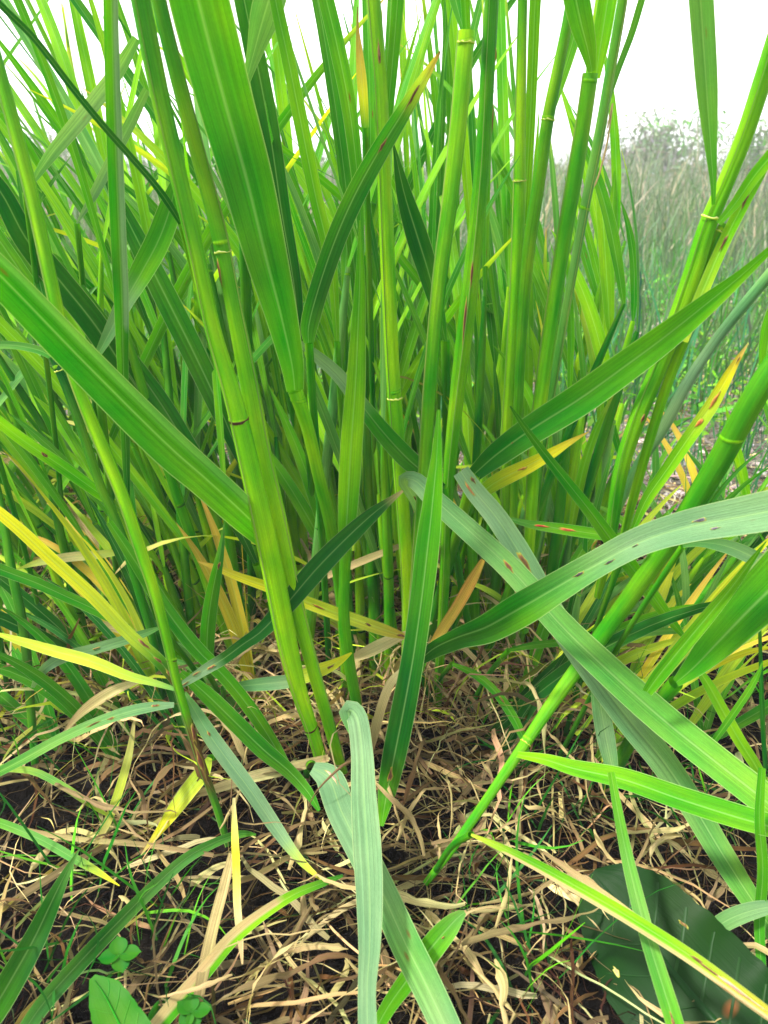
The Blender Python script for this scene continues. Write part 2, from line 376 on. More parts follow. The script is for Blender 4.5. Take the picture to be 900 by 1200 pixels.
def strands(n, origin, heading, length, width, rise, curl, seg, cols, droop=0.0, tip=.15, jitter=.0):
    """many thin ribbons at once. All arguments are arrays of n. returns V, F, UV, C"""
    t = np.linspace(0, 1, seg+1); rs = RS
    hd = heading[:, None]+curl[:, None]*t[None]*t[None]
    step = length[:, None]/seg
    el = rise[:, None]-droop*t[None]**1.5 if np.isscalar(droop) else rise[:, None]-droop[:, None]*t[None]**1.5
    if jitter: el = el+rs.randn(n, seg+1)*jitter; hd = hd+rs.randn(n, seg+1)*jitter
    dx = np.cos(hd)*np.cos(el)*step; dy = np.sin(hd)*np.cos(el)*step; dz = np.sin(el)*step
    X = origin[:, 0:1]+np.cumsum(dx, 1)-dx; Yc = origin[:, 1:2]+np.cumsum(dy, 1)-dy; Z = origin[:, 2:3]+np.cumsum(dz, 1)-dz
    Z = np.maximum(Z, .0005)
    P = np.stack([X, Yc, Z], -1)
    T = norm(np.gradient(P, axis=1)); tw = rs.rand(n)[:, None]*6.28+(rs.randn(n)*.8)[:, None]*t[None]
    a = norm(np.cross(T, np.array([.1, .2, 1.0]))); b = norm(np.cross(a, T))
    S = a*np.cos(tw)[..., None]+b*np.sin(tw)[..., None]
    wd = (width[:, None]/2*np.interp(t, [0, .15, .6, 1], [.6, 1, .85, tip])[None])[..., None]
    V = np.stack([P-S*wd, P+S*wd], 2)              # n, seg+1, 2, 3
    m = (seg+1)*2; base = grid_faces(seg+1, 2); Fc = (np.arange(n)[:, None, None]*m+base[None]).reshape(-1, 4)
    UV = np.zeros((n, seg+1, 2, 2)); UV[..., 0] = np.array([0, 1])[None, None]+(rs.rand(n)*50)[:, None, None]; UV[..., 1] = (t[None]*length[:, None])[..., None]
    C = np.broadcast_to(cols[:, None, None], (n, seg+1, 2, 3))
    return V.reshape(-1, 3), Fc, UV.reshape(-1, 2), C.reshape(-1, 3).copy()
def pick_cols(n, names, spread=.25):
    A = np.array([PAL[c] for c in names]); c = A[RS.randint(0, len(names), n)]
    return np.clip(c*(1+spread*RS.randn(n, 1))*(1+.08*RS.randn(n, 3)), .003, .9)
PAL.update(f1=(.105, .17, .09), f2=(.165, .21, .135), f3=(.20, .175, .19), f4=(.06, .13, .035), f5=(.36, .32, .26), f6=(.26, .22, .22), w1=(.08, .27, .02), w2=(.20, .42, .02), e1=(.02, .11, .05), e2=(.035, .17, .07))  # grass tones of the field paled to carry part of the distant glare
# ================================================================== THE TRACED SHOOTS (each one a thing)
Lf = lambda pts, Y, col='G', **kw: dict(pts=pts, Y=Y, col=col, **kw)

shoot('thick lime stem with dark ring joints and a broad leaf crossing to the left edge',
      [(381,908,17),(367,860,19),(351,812,23),(338,760,28),(318,660,30),(296,560,28),(273,465,25),(250,388,22),(231,300,23),(210,210,25),(187,110,27),(165,0,28),(145,-110,26),(128,-220,22)],
      (.275,.285), 'L L L M M', nodes=(.085,.46), seam=.72, nodecol=[(0,'B'),(.25,'K'),(.5,'K'),(.62,'B'),(.75,'L'),(1,'L')],
      leaves=[Lf([(334,655,12,.292),(312,630,30,.288),(286,604,39,.276),(240,562,42,.268),(200,527,45),(100,428,44),(0,325,42),(-70,258,38),(-150,190,28),(-215,140,8)], (.272,.205), 'M G M', roll=-18, fold=.3,
                 label='broad green leaf slanting up to the left edge', paint=two_tone('Q', .2, 0.05, .9))])
shoot('thick stem pressed against the right side of the ringed lime stem',
      [(401,905,15),(386,850,16),(366,780,17),(345,700,20),(326,610,22),(307,530,24),(290,440,24),(272,350,22),(256,270,22),(232,180,21),(208,90,20),(186,0,19),(167,-100,17),(150,-180,12)],
      (.282,.296), 'L L M M', seam=.2, spots=[(.61,.8,30,4,dict(dark=(.08,.03,.01)))] and [(.61,.85,.012,.25)], collars=(.64,))
shoot('shoot with a very wide leaf rising to the top edge left of centre',
      [(412,860,12),(408,830,14),(400,700,16),(388,620,17),(374,560,18),(360,500,19),(346,458,21)], (.32,.305), 'M M L', collars=(.97,),
      leaves=[Lf([(346,458,20),(343,430,27),(330,370,38),(312,300,50),(290,210,60),(262,110,66),(236,10,70),(212,-90,66),(190,-190,50),(175,-260,10)], (.304,.255), 'M G G M', roll=12, fold=.22, label='very wide green leaf', paint=two_tone('M', .3))])
shoot('bright lime stem rising straight through the centre of the clump',
      [(474,842,14),(478,760,17),(478,690,18),(473,610,18),(468,540,19),(460,430,18),(454,300,19),(450,200,18),(445,90,19),(437,-10,19),(430,-120,18),(424,-220,12)], (.33,.335), 'L L L M',
      seam=.75, spots=[(.78,.45,.011,.22),(.90,.4,.012,.2)], collars=(.45,),
      leaves=[Lf([(448,200,6),(456,120,12),(464,30,14),(470,-60,14),(474,-150,8)], (.336,.33), 'M G', roll=20)])
shoot('tall stem collared at the top centre, dark striped leaf hanging to the ground',
      [(470,900,12),(480,790,14),(490,660,15),(497,560,16),(504,450,18),(516,320,20),(528,230,21),(539,130,21),(547,36,21)], (.30,.31), 'M M M L', collars=(.985,), seam=.9,
      leaves=[Lf([(514,480,4),(512,530,12),(508,575,21),(501,640,28),(494,700,27),(484,770,27),(473,830,29),(462,885,28),(453,930,21),(447,968,5)], (.285,.252), 'M M G D D M', roll=10, label='dark striped leaf hanging down to a pointed tip', spots=[(.85,.5,.008,.3)]),
              Lf([(547,36,10),(545,0,11),(538,-60,13),(530,-140,12),(524,-200,4)], (.312,.30), 'M', roll=25),
              Lf([(543,36,6),(534,0,14),(520,-60,18),(505,-150,8)], (.318,.34), 'G')])
shoot('stem with long rust brown streaks right of centre in the clump',
      [(512,830,12),(520,700,14),(526,560,17),(536,460,20),(547,370,22),(557,280,21),(566,180,20),(571,90,20),(576,0,20),(580,-120,18),(583,-220,12)], (.33,.325), 'M M M G', seam=.55,
      spots=[(.47,.55,.028,.16,dict(hollow=0)),(.53,.5,.02,.12,dict(hollow=0)),(.70,.1,.012,.15,dict(hollow=0)),(.77,.12,.008,.15,dict(hollow=0))])
shoot('upright narrow shoot ending in one long tapering leaf before the lime stem',
      [(424,862,10),(417,820,15),(408,770,16),(403,720,15),(404,670,16),(406,630,18)], (.30,.30), 'G M M',
      leaves=[Lf([(405,640,17),(408,590,24),(412,520,26),(417,450,23),(420,380,17),(422,320,11),(422,258,2)], (.30,.30), 'M L M M', roll=8, fold=.35)])
shoot('two-ranked shoot with white collars at the upper right of the clump',
      [(600,760,11),(596,650,13),(592,540,15),(598,440,15),(604,340,15),(608,240,16),(610,130,14),(612,20,13),(614,-90,13),(616,-180,8)], (.36,.37), 'M L M', collars=(.63,), seam=.8,
      leaves=[Lf([(612,300,8),(618,200,12),(622,128,12),(626,30,13),(630,-60,13),(632,-150,6)], (.372,.37), 'M L', roll=15)])
shoot('tall stem below a frayed whitish collar, upper right edge of the clump',
      [(614,740,13),(620,640,15),(628,520,17),(640,420,18),(652,340,19),(663,270,20),(675,200,21),(686,130,20),(692,86,20)], (.335,.33), 'M L M M', collars=(.985,), seam=.9,
      leaves=[Lf([(694,84,9),(690,60,18),(682,28,27),(672,-20,30),(660,-90,28),(650,-170,8)], (.328,.31), 'M G', roll=14, fold=.3),
              Lf([(698,92,10),(704,50,20),(712,0,22),(722,-60,22),(732,-130,8)], (.335,.33), 'L L', roll=-10)])
shoot('grey green stem leaning right just outside the whitish collar',
      [(622,640,9),(640,500,11),(660,380,12),(675,300,13),(688,230,14),(702,160,15),(715,85,14),(728,10,14),(742,-80,12)], (.35,.34), 'M Q M', collars=(.55,), seam=.3,
      leaves=[Lf([(712,120,5),(725,80,7),(740,40,8),(752,0,8),(768,-50,5)], (.345,.34), 'Q M')])
shoot('slim stem between the white collars and the frayed collar',
      [(600,640,10),(606,500,13),(612,380,15),(620,290,17),(632,210,17),(642,140,17),(654,80,16),(666,20,15),(676,-60,12)], (.345,.35), 'M M', collars=(.7,),
      leaves=[Lf([(646,130,8),(662,80,13),(676,30,16),(688,-30,16),(700,-120,6)], (.352,.36), 'M')])
shoot('round thick stem sweeping from the bottom centre up to the right edge',
      [(498,1036,8),(520,1008,10),(556,958,12),(604,888,14,.247),(650,820,18,.264),(700,752,22,.278),(745,690,24,.278),(790,626,26,.275),(840,545,29,.268),(893,450,30,.26),(940,380,29),(1000,290,28),(1050,210,24)],
      None or (.218,.262), [(0,'M'),(.3,'M'),(1,'G')], collars=(.245,.70),
      leaves=[Lf([(606,884,7,.246),(640,890,13,.238),(670,899,18),(730,912,24),(800,936,27),(860,955,28),(930,976,24),(1010,1010,8)], (.236,.185), 'L M M', roll=-20, fold=.4, label='green leaf running flat to the right edge'),
              Lf([(896,430,12),(900,405,20),(905,380,22),(925,330,20),(960,250,12)], (.262,.26), 'M')])
shoot('brown based shoot at lower left whose spotted leaves spread from one joint',
      [(268,992,9),(252,940,11),(236,895,12),(222,850,13),(208,803,13),(192,735,15),(180,690,16),(165,645,17),(147,590,17),(125,535,18),(100,475,17),(78,410,18),(60,330,19),(38,230,20),(12,130,19),(-10,50,18),(-35,-40,16)],
      (.245,.30), [(0,'D'),(.06,'G'),(.1,'B'),(.17,'B'),(.2,'M'),(.5,'L'),(1,'M')], nodes=(.27,), spots=[(.13,.5,.02,.5,dict(hollow=0)),(.17,.4,.014,.4,dict(hollow=0))], seam=.8,
      leaves=[Lf([(208,806,6),(222,797,9),(245,782,13),(262,772,14),(285,755,15),(304,742,17),(330,715,22),(370,668,26),(405,632,23),(435,604,17),(455,588,9),(472,575,3)], (.262,.30), [(0,'P'),(.15,'P'),(.22,'D'),(.9,'D'),(1,'S')], roll=10, label='dark green leaf curving up to the right with a dry tip', spots=[(.04,.4,.006,.3),(.1,.7,.005,.3),(.16,.4,.007,.3)]),
              Lf([(206,808,4),(180,800,8),(150,792,11),(110,776,14),(60,762,13),(20,750,9),(-12,740,2)], (.262,.30), 'Q Z Z Z', label='pale yellow green leaf pointing left'),
              Lf([(204,826,6),(180,828,11),(150,834,13),(110,848,12),(70,866,12),(30,888,12),(-20,915,9),(-60,940,2)], (.262,.25), 'P Q G', roll=20, spots=[(.1,.4,.006,.3),(.3,.6,.004,.3),(.37,.5,.008,.25)], label='grey green spotted leaf arching to the left edge'),
              Lf([(216,812,5),(228,832,13),(245,860,18),(268,892,19),(295,928,18),(322,968,16),(345,1000,11),(366,1022,6),(387,1037,1)], (.258,.222), [(0,'Q'),(.3,'P'),(.7,'P'),(.85,'Z'),(1,'O')], roll=-12, label='pale leaf hanging down to the right with a yellowing tip', spots=[(.22,.5,.003,.2)]),
              Lf([(206,800,10),(190,778,14),(150,742,14),(110,700,15),(60,655,15),(20,618,14),(-15,590,12),(-60,560,4)], (.262,.27), [(0,'B'),(.12,'G'),(.25,'Z'),(.6,'Y'),(1,'Y')], roll=15, spots=[(.05,.5,.008,.4),(.13,.5,.006,.3),(.2,.3,.007,.3)], label='yellow leaf slanting up to the left edge')])
shoot('smaller stem with a pale collar in front of the gravel at left',
      [(195,840,10),(182,760,11),(165,700,12),(140,620,13),(118,570,13),(98,510,13),(78,455,12),(62,418,11)], (.31,.33), 'D G G D', collars=(.97,),
      leaves=[Lf([(62,420,6),(50,412,9),(20,405,9),(-20,404,9)], (.33,.34), 'G Q'), Lf([(64,418,4),(58,380,9),(44,320,11),(30,250,9),(20,200,3)], (.33,.35), 'G')])
shoot('pair of stems forking right of the clump with a hanging pale collar',
      [(700,700,9),(712,650,14),(728,550,20),(748,488,22),(770,435,22),(795,370,23),(815,310,23),(830,262,22),(850,215,21),(872,160,22),(895,90,24),(920,10,24),(945,-70,18)], (.30,.285), 'M M L M', seam=.6,
      leaves=[Lf([(836,240,4),(836,215,7),(833,170,14),(829,110,23),(825,50,26),(820,-20,27),(812,-90,22),(806,-160,4)], (.28,.27), 'M Q Q', roll=10, label='leaf hanging point-down against the white sky', fold=.3),
              Lf([(842,262,7),(862,238,12),(885,205,15),(910,175,16),(950,120,12)], (.284,.27), 'M L'),
              Lf([(800,400,12),(822,345,14),(848,285,14),(868,245,14),(890,205,12),(915,160,6)], (.288,.29), 'Z L M', spots=[(.45,.5,.007,.35),(.68,.5,.007,.35)])], collars=(.63,), spots=[(.3,.3,.005,.2)])
shoot('second thinner stem of the forked pair on its right side',
      [(716,690,8),(738,600,12),(760,520,14),(782,450,15),(803,395,15),(822,335,14),(842,275,13),(850,262,13)], (.305,.292), 'M L M', collars=(.97,))
shoot('whitish green stem crossing behind the forked pair at right',
      [(715,620,8),(748,545,13),(775,505,15),(805,450,15),(838,400,14),(870,360,15),(905,318,15),(950,265,14)], (.35,.33), 'Q P Q')

# ---- leaves whose own stems are hidden or out of frame
blade('broad green leaf slanting from the clump centre up to the right edge',
      [(556,556,18),(580,535,28),(620,506,34),(680,468,38),(730,432,37),(780,395,33),(830,355,24),(870,322,14),(905,290,8),(940,255,2)], (.315,.265), 'D G M M', roll=14, fold=.25, spots=[(.16,.5,.002,.06)])
blade('grey green twisting leaf with a row of dark spots reaching the right edge',
      [(492,776,10),(510,762,20),(535,750,24),(570,738,34),(610,715,40),(650,690,36),(700,660,32),(750,634,34),(800,618,38),(860,606,44),(930,594,50),(1020,590,54),(1100,610,30)], (.27,.20),
      [(0,'D'),(.18,'D'),(.3,'G'),(.42,'Q'),(.55,'P'),(1,'P')], roll=(50,30,-15,-10,0), fold=.35, spots=[(.44,.5,.006,.14,dict(hollow=0,dark=(.03,.03,.03))),(.50,.35,.0045,.12,dict(hollow=0,dark=(.03,.03,.035))),(.555,.45,.003,.07,dict(hollow=0,dark=(.05,.04,.04))),(.68,.62,.0065,.15,dict(hollow=0,dark=(.05,.045,.06))),(.70,.3,.004,.10,dict(hollow=0,dark=(.08,.07,.09)))])
blade('folded pale leaf running from the clump centre down to the right edge',
      [(505,640,8.4,0.33),(488,590,11.8,0.32),(474,562,16.0,0.305),(486,563,20.2,0.3),(510,586,23.5,0.292),(550,622,26.0,0.285),(600,668,27.7,0.278),(660,735,31.9,0.262),(720,792,35.3,0.25),(780,845,37.0,0.24),(840,893,37.0,0.225),(900,940,37.0,0.21),(970,1000,31.9,0.195),(1030,1060,6.7,0.185)], None, [(0,'G'),(.12,'P'),(.5,'Q'),(1,'M')], roll=(0,0,-10,-15), fold=.25, spots=[(.42,.5,.007,.25),(.10,.4,.008,.2)])
blade('pale leaf with a dark round spot on its cut end, running down right',
      [(540,552,20.2),(556,575,22.7),(580,604,25.2),(610,650,26.9),(650,722,28.6),(700,795,29.4),(742,850,31.9),(775,890,31.9),(810,942,30.2),(845,1000,28.6),(885,1062,23.5),(925,1120,18.5),(960,1180,3.4)], (.30,.205), [(0,'P'),(.4,'P'),(.75,'Q'),(1,'G')], roll=(-8,10,20), fold=.35,
      spots=[(.035,.78,.006,.26,dict(hollow=0)),(.05,.35,.014,.2,dict(dark=(.2,.08,.03))),(.22,.5,.01,.35)], foot=False)
blade('flat grey green leaf with a blunt end dropping to the bottom centre',
      [(414,858,11.2,0.285),(408,834,22.3,0.272),(418,840,24.2,0.262),(424,880,26.0,0.25),(426,930,29.8,0.235),(430,990,33.5,0.215),(433,1050,31.6,0.195),(433,1110,26.0,0.18),(430,1160,21.4,0.17),(431,1210,22.3,0.158),(434,1270,18.6,0.148)], None, [(0,'Q'),(.1,'P'),(1,'P')], roll=(0,6), fold=.12, up=.15)
blade('flat pale leaf draped from the stem foot, crossing behind to the bottom edge',
      [(366,900,14.4),(384,910,30.6),(400,950,34.2),(425,1000,34.2),(450,1050,34.2),(475,1105,36.0),(500,1155,36.0),(528,1215,34.2),(555,1280,30.6)], (.262,.150), 'P P Q P', roll=-6, fold=.15, up=.10, spots=[(.1,.65,.012,.12,dict(hollow=0,dark=(.25,.16,.12)))])
blade('short rounded green leaf beside the crossing pale leaves at the bottom',
      [(436,1215,14),(455,1180,18),(478,1148,22),(505,1112,28),(525,1088,24),(538,1074,14),(545,1069,5)], (.162,.188), 'M M M Q', roll=10, fold=.2, spots=[(.7,.4,.002,.1)])
blade('dark leaf with two brown spots and a yellow tip crossing the upper centre',
      [(362,402,12),(362,385,20),(375,335,23),(396,275,24),(420,222,24),(448,172,22),(475,128,18),(498,90,12),(516,60,2)], (.305,.31), [(0,'M'),(.2,'D'),(.75,'G'),(.88,'Z'),(.97,'O'),(1,'B')], roll=12, fold=.4, spots=[(.65,.5,.006,.25),(.83,.5,.012,.3)])
blade('narrow leaf pale at its start, dipping behind the tall tapering leaf',
      [(352,402,6),(368,415,13),(395,438,16),(420,470,18),(450,508,22),(480,540,24),(500,556,18),(520,570,6)], (.315,.325), [(0,'P'),(.35,'P'),(.5,'G'),(1,'D')], roll=10, foot='end')
blade('tall narrow leaf standing upright at left, half pale and half dark',
      [(150,600,5),(147,520,10),(144,430,13),(142,350,17),(138,260,18),(134,160,18),(131,60,17),(129,-30,16),(128,-120,12)], (.30,.28), 'D G G M', roll=-10, fold=.7, paint=two_tone('P', .45, .35, 1))
blade('thin dark leaf crossing the upper left corner diagonally',
      [(212,262,6),(196,236,9),(178,212,8),(150,180,8),(120,146,8),(80,97,8),(40,45,8),(0,5,8),(-40,-38,6)], (.285,.27), 'D D D', roll=5, fold=.5)
blade('pale flat leaf slanting across the thin dark one at upper left',
      [(30,226,2),(58,184,13),(90,145,17),(118,110,17),(140,80,15),(160,45,10)], (.33,.34), 'Q P Q', roll=10)
blade('wide leaf tilted right beside the upright half pale leaf',
      [(112,420,6),(128,390,14),(148,350,20),(166,318,26),(186,280,28),(200,240,24),(206,210,8)], (.325,.32), [(0,'Q'),(.3,'P'),(.5,'M'),(1,'G')], roll=-14)
blade('whitish translucent leaf sloping up at upper left',
      [(90,262,2),(110,228,10),(132,185,12),(155,140,12),(172,105,8)], (.35,.36), 'P Q')
blade('dark green leaf slanting down right from the left edge in the upper half',
      [(-30,190,22),(0,225,24),(30,280,28),(70,330,30),(110,380,30),(150,440,28),(200,510,24),(250,565,22),(285,610,14),(300,640,4)], (.33,.36), 'D D D', roll=20, foot='end')
blade('slim dark leaf with a rust spot behind the broad left leaf',
      [(300,660,6),(270,600,18),(230,540,22),(190,475,24),(155,425,20),(120,375,14),(95,335,6)], (.34,.35), 'D G', roll=8, spots=[(.72,.55,.012,.35)])
blade('wide leaf standing behind the ringed stem, leaning left',
      [(285,545,10),(258,480,24),(225,410,28),(195,350,28),(165,290,24),(140,240,16),(120,200,4)], (.37,.38), 'D G D', roll=-15)
blade('bright yellow leaf tip poking out below the broad right leaf',
      [(560,580,14),(585,563,19),(615,548,18),(645,532,13),(668,518,7),(690,506,1)], (.335,.325), 'M Y Y O', roll=10, spots=[(.4,.5,.005,.3,dict(dark=(.3,.12,.02)))])
blade('yellow tipped leaf with two brown spots at the right, before the pale ground',
      [(742,620,6),(758,585,13),(782,550,15),(808,512,16),(832,478,16),(848,450,13),(862,425,8),(877,402,1)], (.275,.265), [(0,'M'),(.45,'L'),(.62,'Z'),(.8,'Y'),(.93,'O'),(1,'S')], roll=10, fold=.3, spots=[(.55,.5,.005,.4,dict(dark=(.3,.08,.02))),(.67,.5,.009,.4,dict(dark=(.3,.1,.02))),(.9,.4,.004,.3)])
blade('narrow leaf slanting down right from the centre, crossing behind the spotted leaf',
      [(598,476,2),(610,494,6),(635,528,10),(665,566,13),(692,600,15),(725,645,18),(755,685,17),(782,722,13),(806,752,3)], (.268,.30), 'D G M M', roll=8, fold=.4, foot='end')
blade('thin pointed leaf standing alone before the field',
      [(700,600,5),(702,540,7),(704,470,8),(705,430,8),(708,370,11),(712,310,15),(716,260,14),(719,230,8),(720,200,1)], (.40,.42), 'M L M', roll=12)
blade('wide folded leaf cut by the right edge below the spotted leaf',
      [(792,800,10),(812,782,24),(840,752,40),(872,718,52),(905,685,60),(950,640,60),(1010,590,30)], (.245,.225), 'M G M', roll=-15, fold=.35)
blade('long spear leaf overlapping the wide folded leaf at right',
      [(758,812,12),(770,795,16),(800,758,17),(830,722,16),(858,688,12),(880,658,7),(898,634,1)], (.238,.228), 'M M M', roll=8, fold=.4, foot=False)
blade('whitish ridged leaf bending down at the right edge',
      [(800,640,4),(820,636,10),(850,640,16),(880,652,18),(915,672,18),(960,705,12)], (.26,.24), 'Q P P', roll=20)
blade('level grey green leaf crossing low behind the thick round stem',
      [(596,762,4),(620,757,8),(665,752,9),(710,746,9),(760,741,9),(808,738,6),(830,736,2)], (.30,.31), 'G G Q Q', roll=30)
blade('lime leaf dropping to the right edge under the wide folded leaf',
      [(815,780,6),(830,802,12),(848,835,14),(868,870,14),(890,905,12),(905,940,4)], (.28,.26), 'M L M', roll=5, foot=False)
blade('narrow dark blade joining the thin upright stalk at the right edge',
      [(832,875,6),(850,850,8),(872,818,8),(886,795,6),(894,775,1)], (.262,.262), 'G M', foot=False)
blade('pale leaf dropping behind the thick round stem at lower right',
      [(698,792,12),(704,830,20),(710,865,21),(716,895,16),(720,925,9)], (.27,.25), 'Q P Q', roll=10, foot=False)
blade('long green leaf with a brown mark hanging to the bottom edge at right',
      [(716,905,8),(724,950,11),(734,1000,14),(746,1050,17),(758,1095,18),(772,1140,20),(788,1190,21),(806,1250,18)], (.215,.145), 'M Q M', roll=-8, fold=.25, spots=[(.87,.45,.006,.25)], up=.16, foot=False)
blade('green leaf with one dried cream edge crossing the lower right corner',
      [(552,978,3),(580,990,8),(625,1012,12),(680,1042,15),(740,1077,16),(800,1115,16),(850,1150,15),(905,1190,12),(960,1230,6)], (.232,.160), [(0,'Z'),(.2,'M'),(.6,'L'),(1,'O')], roll=15, fold=.3, paint=two_tone('S', .25, .12, 1), spots=[(.68,.6,.006,.3),(.72,.5,.01,.3),(.8,.5,.018,.4,dict(dark=(.3,.15,.1)))], up=.2)
blade('cream dead blade lying along the green one in the lower right corner',
      [(636,998,3),(670,1022,8),(720,1058,10),(770,1096,10),(830,1140,10),(890,1184,9),(930,1214,4)], (.222,.162), 'T S S C', mat=M_DRY, roll=10, cat='dead blade', up=.19)
blade('short grey green blade at the right edge above the bottom corner',
      [(815,1108,4),(832,1092,16),(855,1077,20),(885,1066,18),(920,1060,10)], (.188,.192), 'Q P')
blade('upright green blade cut by the right edge near the bottom',
      [(893,1150,10),(890,1080,12),(894,1020,12),(890,960,11),(893,900,8)], (.185,.205), 'G M')
blade('yellow blade with dark spots crossing left to right in the middle',
      [(232,658,1),(250,664,7),(280,676,10),(320,690,13),(370,710,15),(420,728,15),(455,740,13),(478,747,5)], (.30,.305), [(0,'O'),(.3,'Y'),(.7,'Z'),(1,'O')], roll=15, spots=[(.57,.5,.006,.3,dict(dark=(.2,.05,.01))),(.78,.5,.004,.25),(.96,.5,.008,.5)], foot='end')
blade('yellow green leaf level behind the ringed stem with spots at its tip',
      [(262,806,4),(285,804,12),(315,801,16),(340,798,16),(368,788,17),(392,778,12),(412,765,2)], (.292,.285), [(0,'Q'),(.45,'P'),(.6,'Z'),(1,'Y')], roll=10, spots=[(.8,.4,.006,.3)])
blade('green blade running down right from the spotted joint at left',
      [(212,788,8),(240,812,18),(275,846,20),(310,880,20),(340,905,16),(362,930,12),(374,950,4)], (.272,.262), 'M G G', roll=10, foot=False)
blade('green blade sloping down from the left toward the ringed stem foot',
      [(128,612,8),(160,660,15),(195,715,17),(230,760,18),(265,795,16),(300,840,16),(330,888,12),(345,915,4)], (.29,.275), 'M G M G', roll=-10, foot='end')
blade('short pointed upright leaf with one brown spot at lower left',
      [(244,790,12),(243,750,17),(246,715,17),(252,680,14),(258,650,9),(263,612,1)], (.29,.29), 'M G G Q', roll=6, fold=.5, spots=[(.72,.4,.005,.35)])
blade('blue green spear leaf rising from the bottom left corner',
      [(-30,1215,30),(-5,1180,32),(20,1138,30),(42,1098,26),(62,1055,19),(78,1022,10),(93,995,1)], (.165,.205), 'G D D Q', roll=15, fold=.35)
blade('long blue green blade arching from the bottom left to the middle',
      [(18,1225,18),(50,1178,20),(95,1127,19),(140,1080,17),(180,1040,15),(220,1005,13),(258,985,10),(285,977,8),(300,978,2)], (.158,.24), 'Q D Q G', roll=20, fold=.3)
blade('blade half green half cream rising from the bottom edge left of centre',
      [(165,1225,18),(205,1178,20),(240,1138,18),(272,1100,17),(305,1073,14),(345,1048,11),(380,1034,8),(402,1026,3)], (.158,.215), 'M M L G', roll=-10, paint=two_tone('S', .45, 0, .7, False))
blade('fading yellow green leaf tip pointing down at lower left',
      [(246,888,6),(238,904,18),(222,925,19),(205,948,17),(188,972,10),(165,1002,1)], (.262,.24), [(0,'Z'),(.5,'Z'),(.8,'Y'),(1,'S')], roll=8)
blade('upright cream dead blade at lower left standing below the brown based shoot',
      [(284,1130,2),(281,1095,8),(278,1060,9),(277,1020,9),(275,975,8),(274,935,3)], (.20,.24), 'S C Y C', cat='dead blade', mat=M_DRY)
blade('pale tan stalk remnant standing under the half cream blade',
      [(232,1172,12),(240,1130,14),(250,1085,13),(262,1040,12),(272,1000,8)], (.182,.225), 'T S S', cat='dead blade', mat=M_DRY)
blade('yellow green blade curving across the far left below the middle',
      [(-20,888,6),(0,899,7),(40,904,8),(75,922,8),(105,942,7),(130,958,2)], (.275,.25), 'Z Q Z')
blade('grey green blade with a yellow tip low at the left edge',
      [(-30,955,9),(10,968,10),(50,985,10),(85,1005,10),(112,1020,8),(140,1038,1)], (.25,.22), 'M Q Q Y')
blade('yellowed narrow blade hanging at lower left above the arching blue green one',
      [(158,840,2),(152,880,8),(143,915,10),(132,948,10),(122,972,8),(110,992,1)], (.275,.235), 'S Z S', cat='dead blade')
blade('straw coloured dry leaf rising toward the brown based shoot',
      [(72,862,2),(92,838,9),(115,820,13),(140,806,11),(166,798,3)], (.285,.275), 'S S C', mat=M_DRY, cat='dead blade')
blade('curved blue grey leaf at left under the yellow leaf',
      [(38,806,4),(48,788,10),(70,772,13),(105,762,13),(140,752,12),(170,742,9),(188,735,3)], (.29,.285), 'P P Q', roll=15, spots=[(.55,.5,.004,.2)], foot='end')
blade('green blade slanting from the left edge below the yellow leaf',
      [(-25,655,12),(0,667,13),(40,682,13),(80,700,13),(115,716,13),(150,736,8)], (.295,.30), 'G G M')
blade('pale yellow level leaf tip at left above the yellow leaf',
      [(20,667,1),(45,659,8),(80,653,11),(115,650,10),(145,646,6)], (.32,.34), 'Z C Z', foot='end')
blade('lime blade with rust specks slanting from the left edge',
      [(-20,478,12),(0,495,13),(30,518,14),(70,545,15),(105,570,14),(135,592,10),(160,610,3)], (.31,.35), 'L M L', spots=[(.4,.5,.005,.35),(.75,.5,.003,.2)])
blade('golden dead leaf standing slanted right of centre',
      [(506,756,8),(518,738,12),(535,712,13),(552,682,13),(566,656,6)], (.30,.31), 'O O O', mat=M_DRY, cat='dead blade', fold=.5)
blade('cream dead blade rising to the centre behind the lime stem',
      [(310,705,3),(345,690,7),(390,672,8),(430,655,9),(468,640,6)], (.34,.345), 'T S S', mat=M_DRY, cat='dead blade')
blade('cream dead blade level behind the dark striped leaf',
      [(408,774,6),(430,764,14),(455,752,14),(478,742,7)], (.315,.32), 'S C S', mat=M_DRY, cat='dead blade')
blade('dead leaf curving down beside the dark striped leaf',
      [(472,785,7),(458,800,10),(448,825,11),(440,855,11),(434,880,7)], (.30,.28), 'C S T', mat=M_DRY, cat='dead blade')
blade('long dead blade lying across the foot of the clump from the left',
      [(205,935,3),(240,928,9),(290,912,13),(340,900,13),(385,888,8)], (.272,.27), 'T C S', mat=M_DRY, cat='dead blade')
blade('long tan stalk lying on dark soil at far left',
      [(-20,958,5),(40,975,6),(100,984,6),(170,990,6),(250,1002,5)], (.248,.235), 'T S T', mat=M_DRY, cat='dead stalk', tube=False, fold=.6)
blade('orange tipped leaf standing near the top centre',
      [(428,150,9),(426,120,11),(424,95,12),(421,60,8),(419,30,3),(419,8,1)], (.33,.335), [(0,'M'),(.25,'Y'),(.6,'O'),(1,'B')])
blade('thin spotted horizontal leaf behind the narrow slanting leaf at right',
      [(590,606,3),(620,614,9),(660,620,13),(700,626,13),(740,632,9)], (.315,.30), 'Q M M', spots=[(.32,.5,.007,.4,dict(dark=(.3,.05,.02))),(.52,.5,.008,.4,dict(dark=(.3,.05,.02)))])
blade('green blade bending down right below the striped leaf',
      [(530,778,4),(556,790,9),(580,810,10),(600,838,11),(612,862,9),(620,885,2)], (.31,.28), 'M G M', spots=[(.5,.5,.004,.3)])
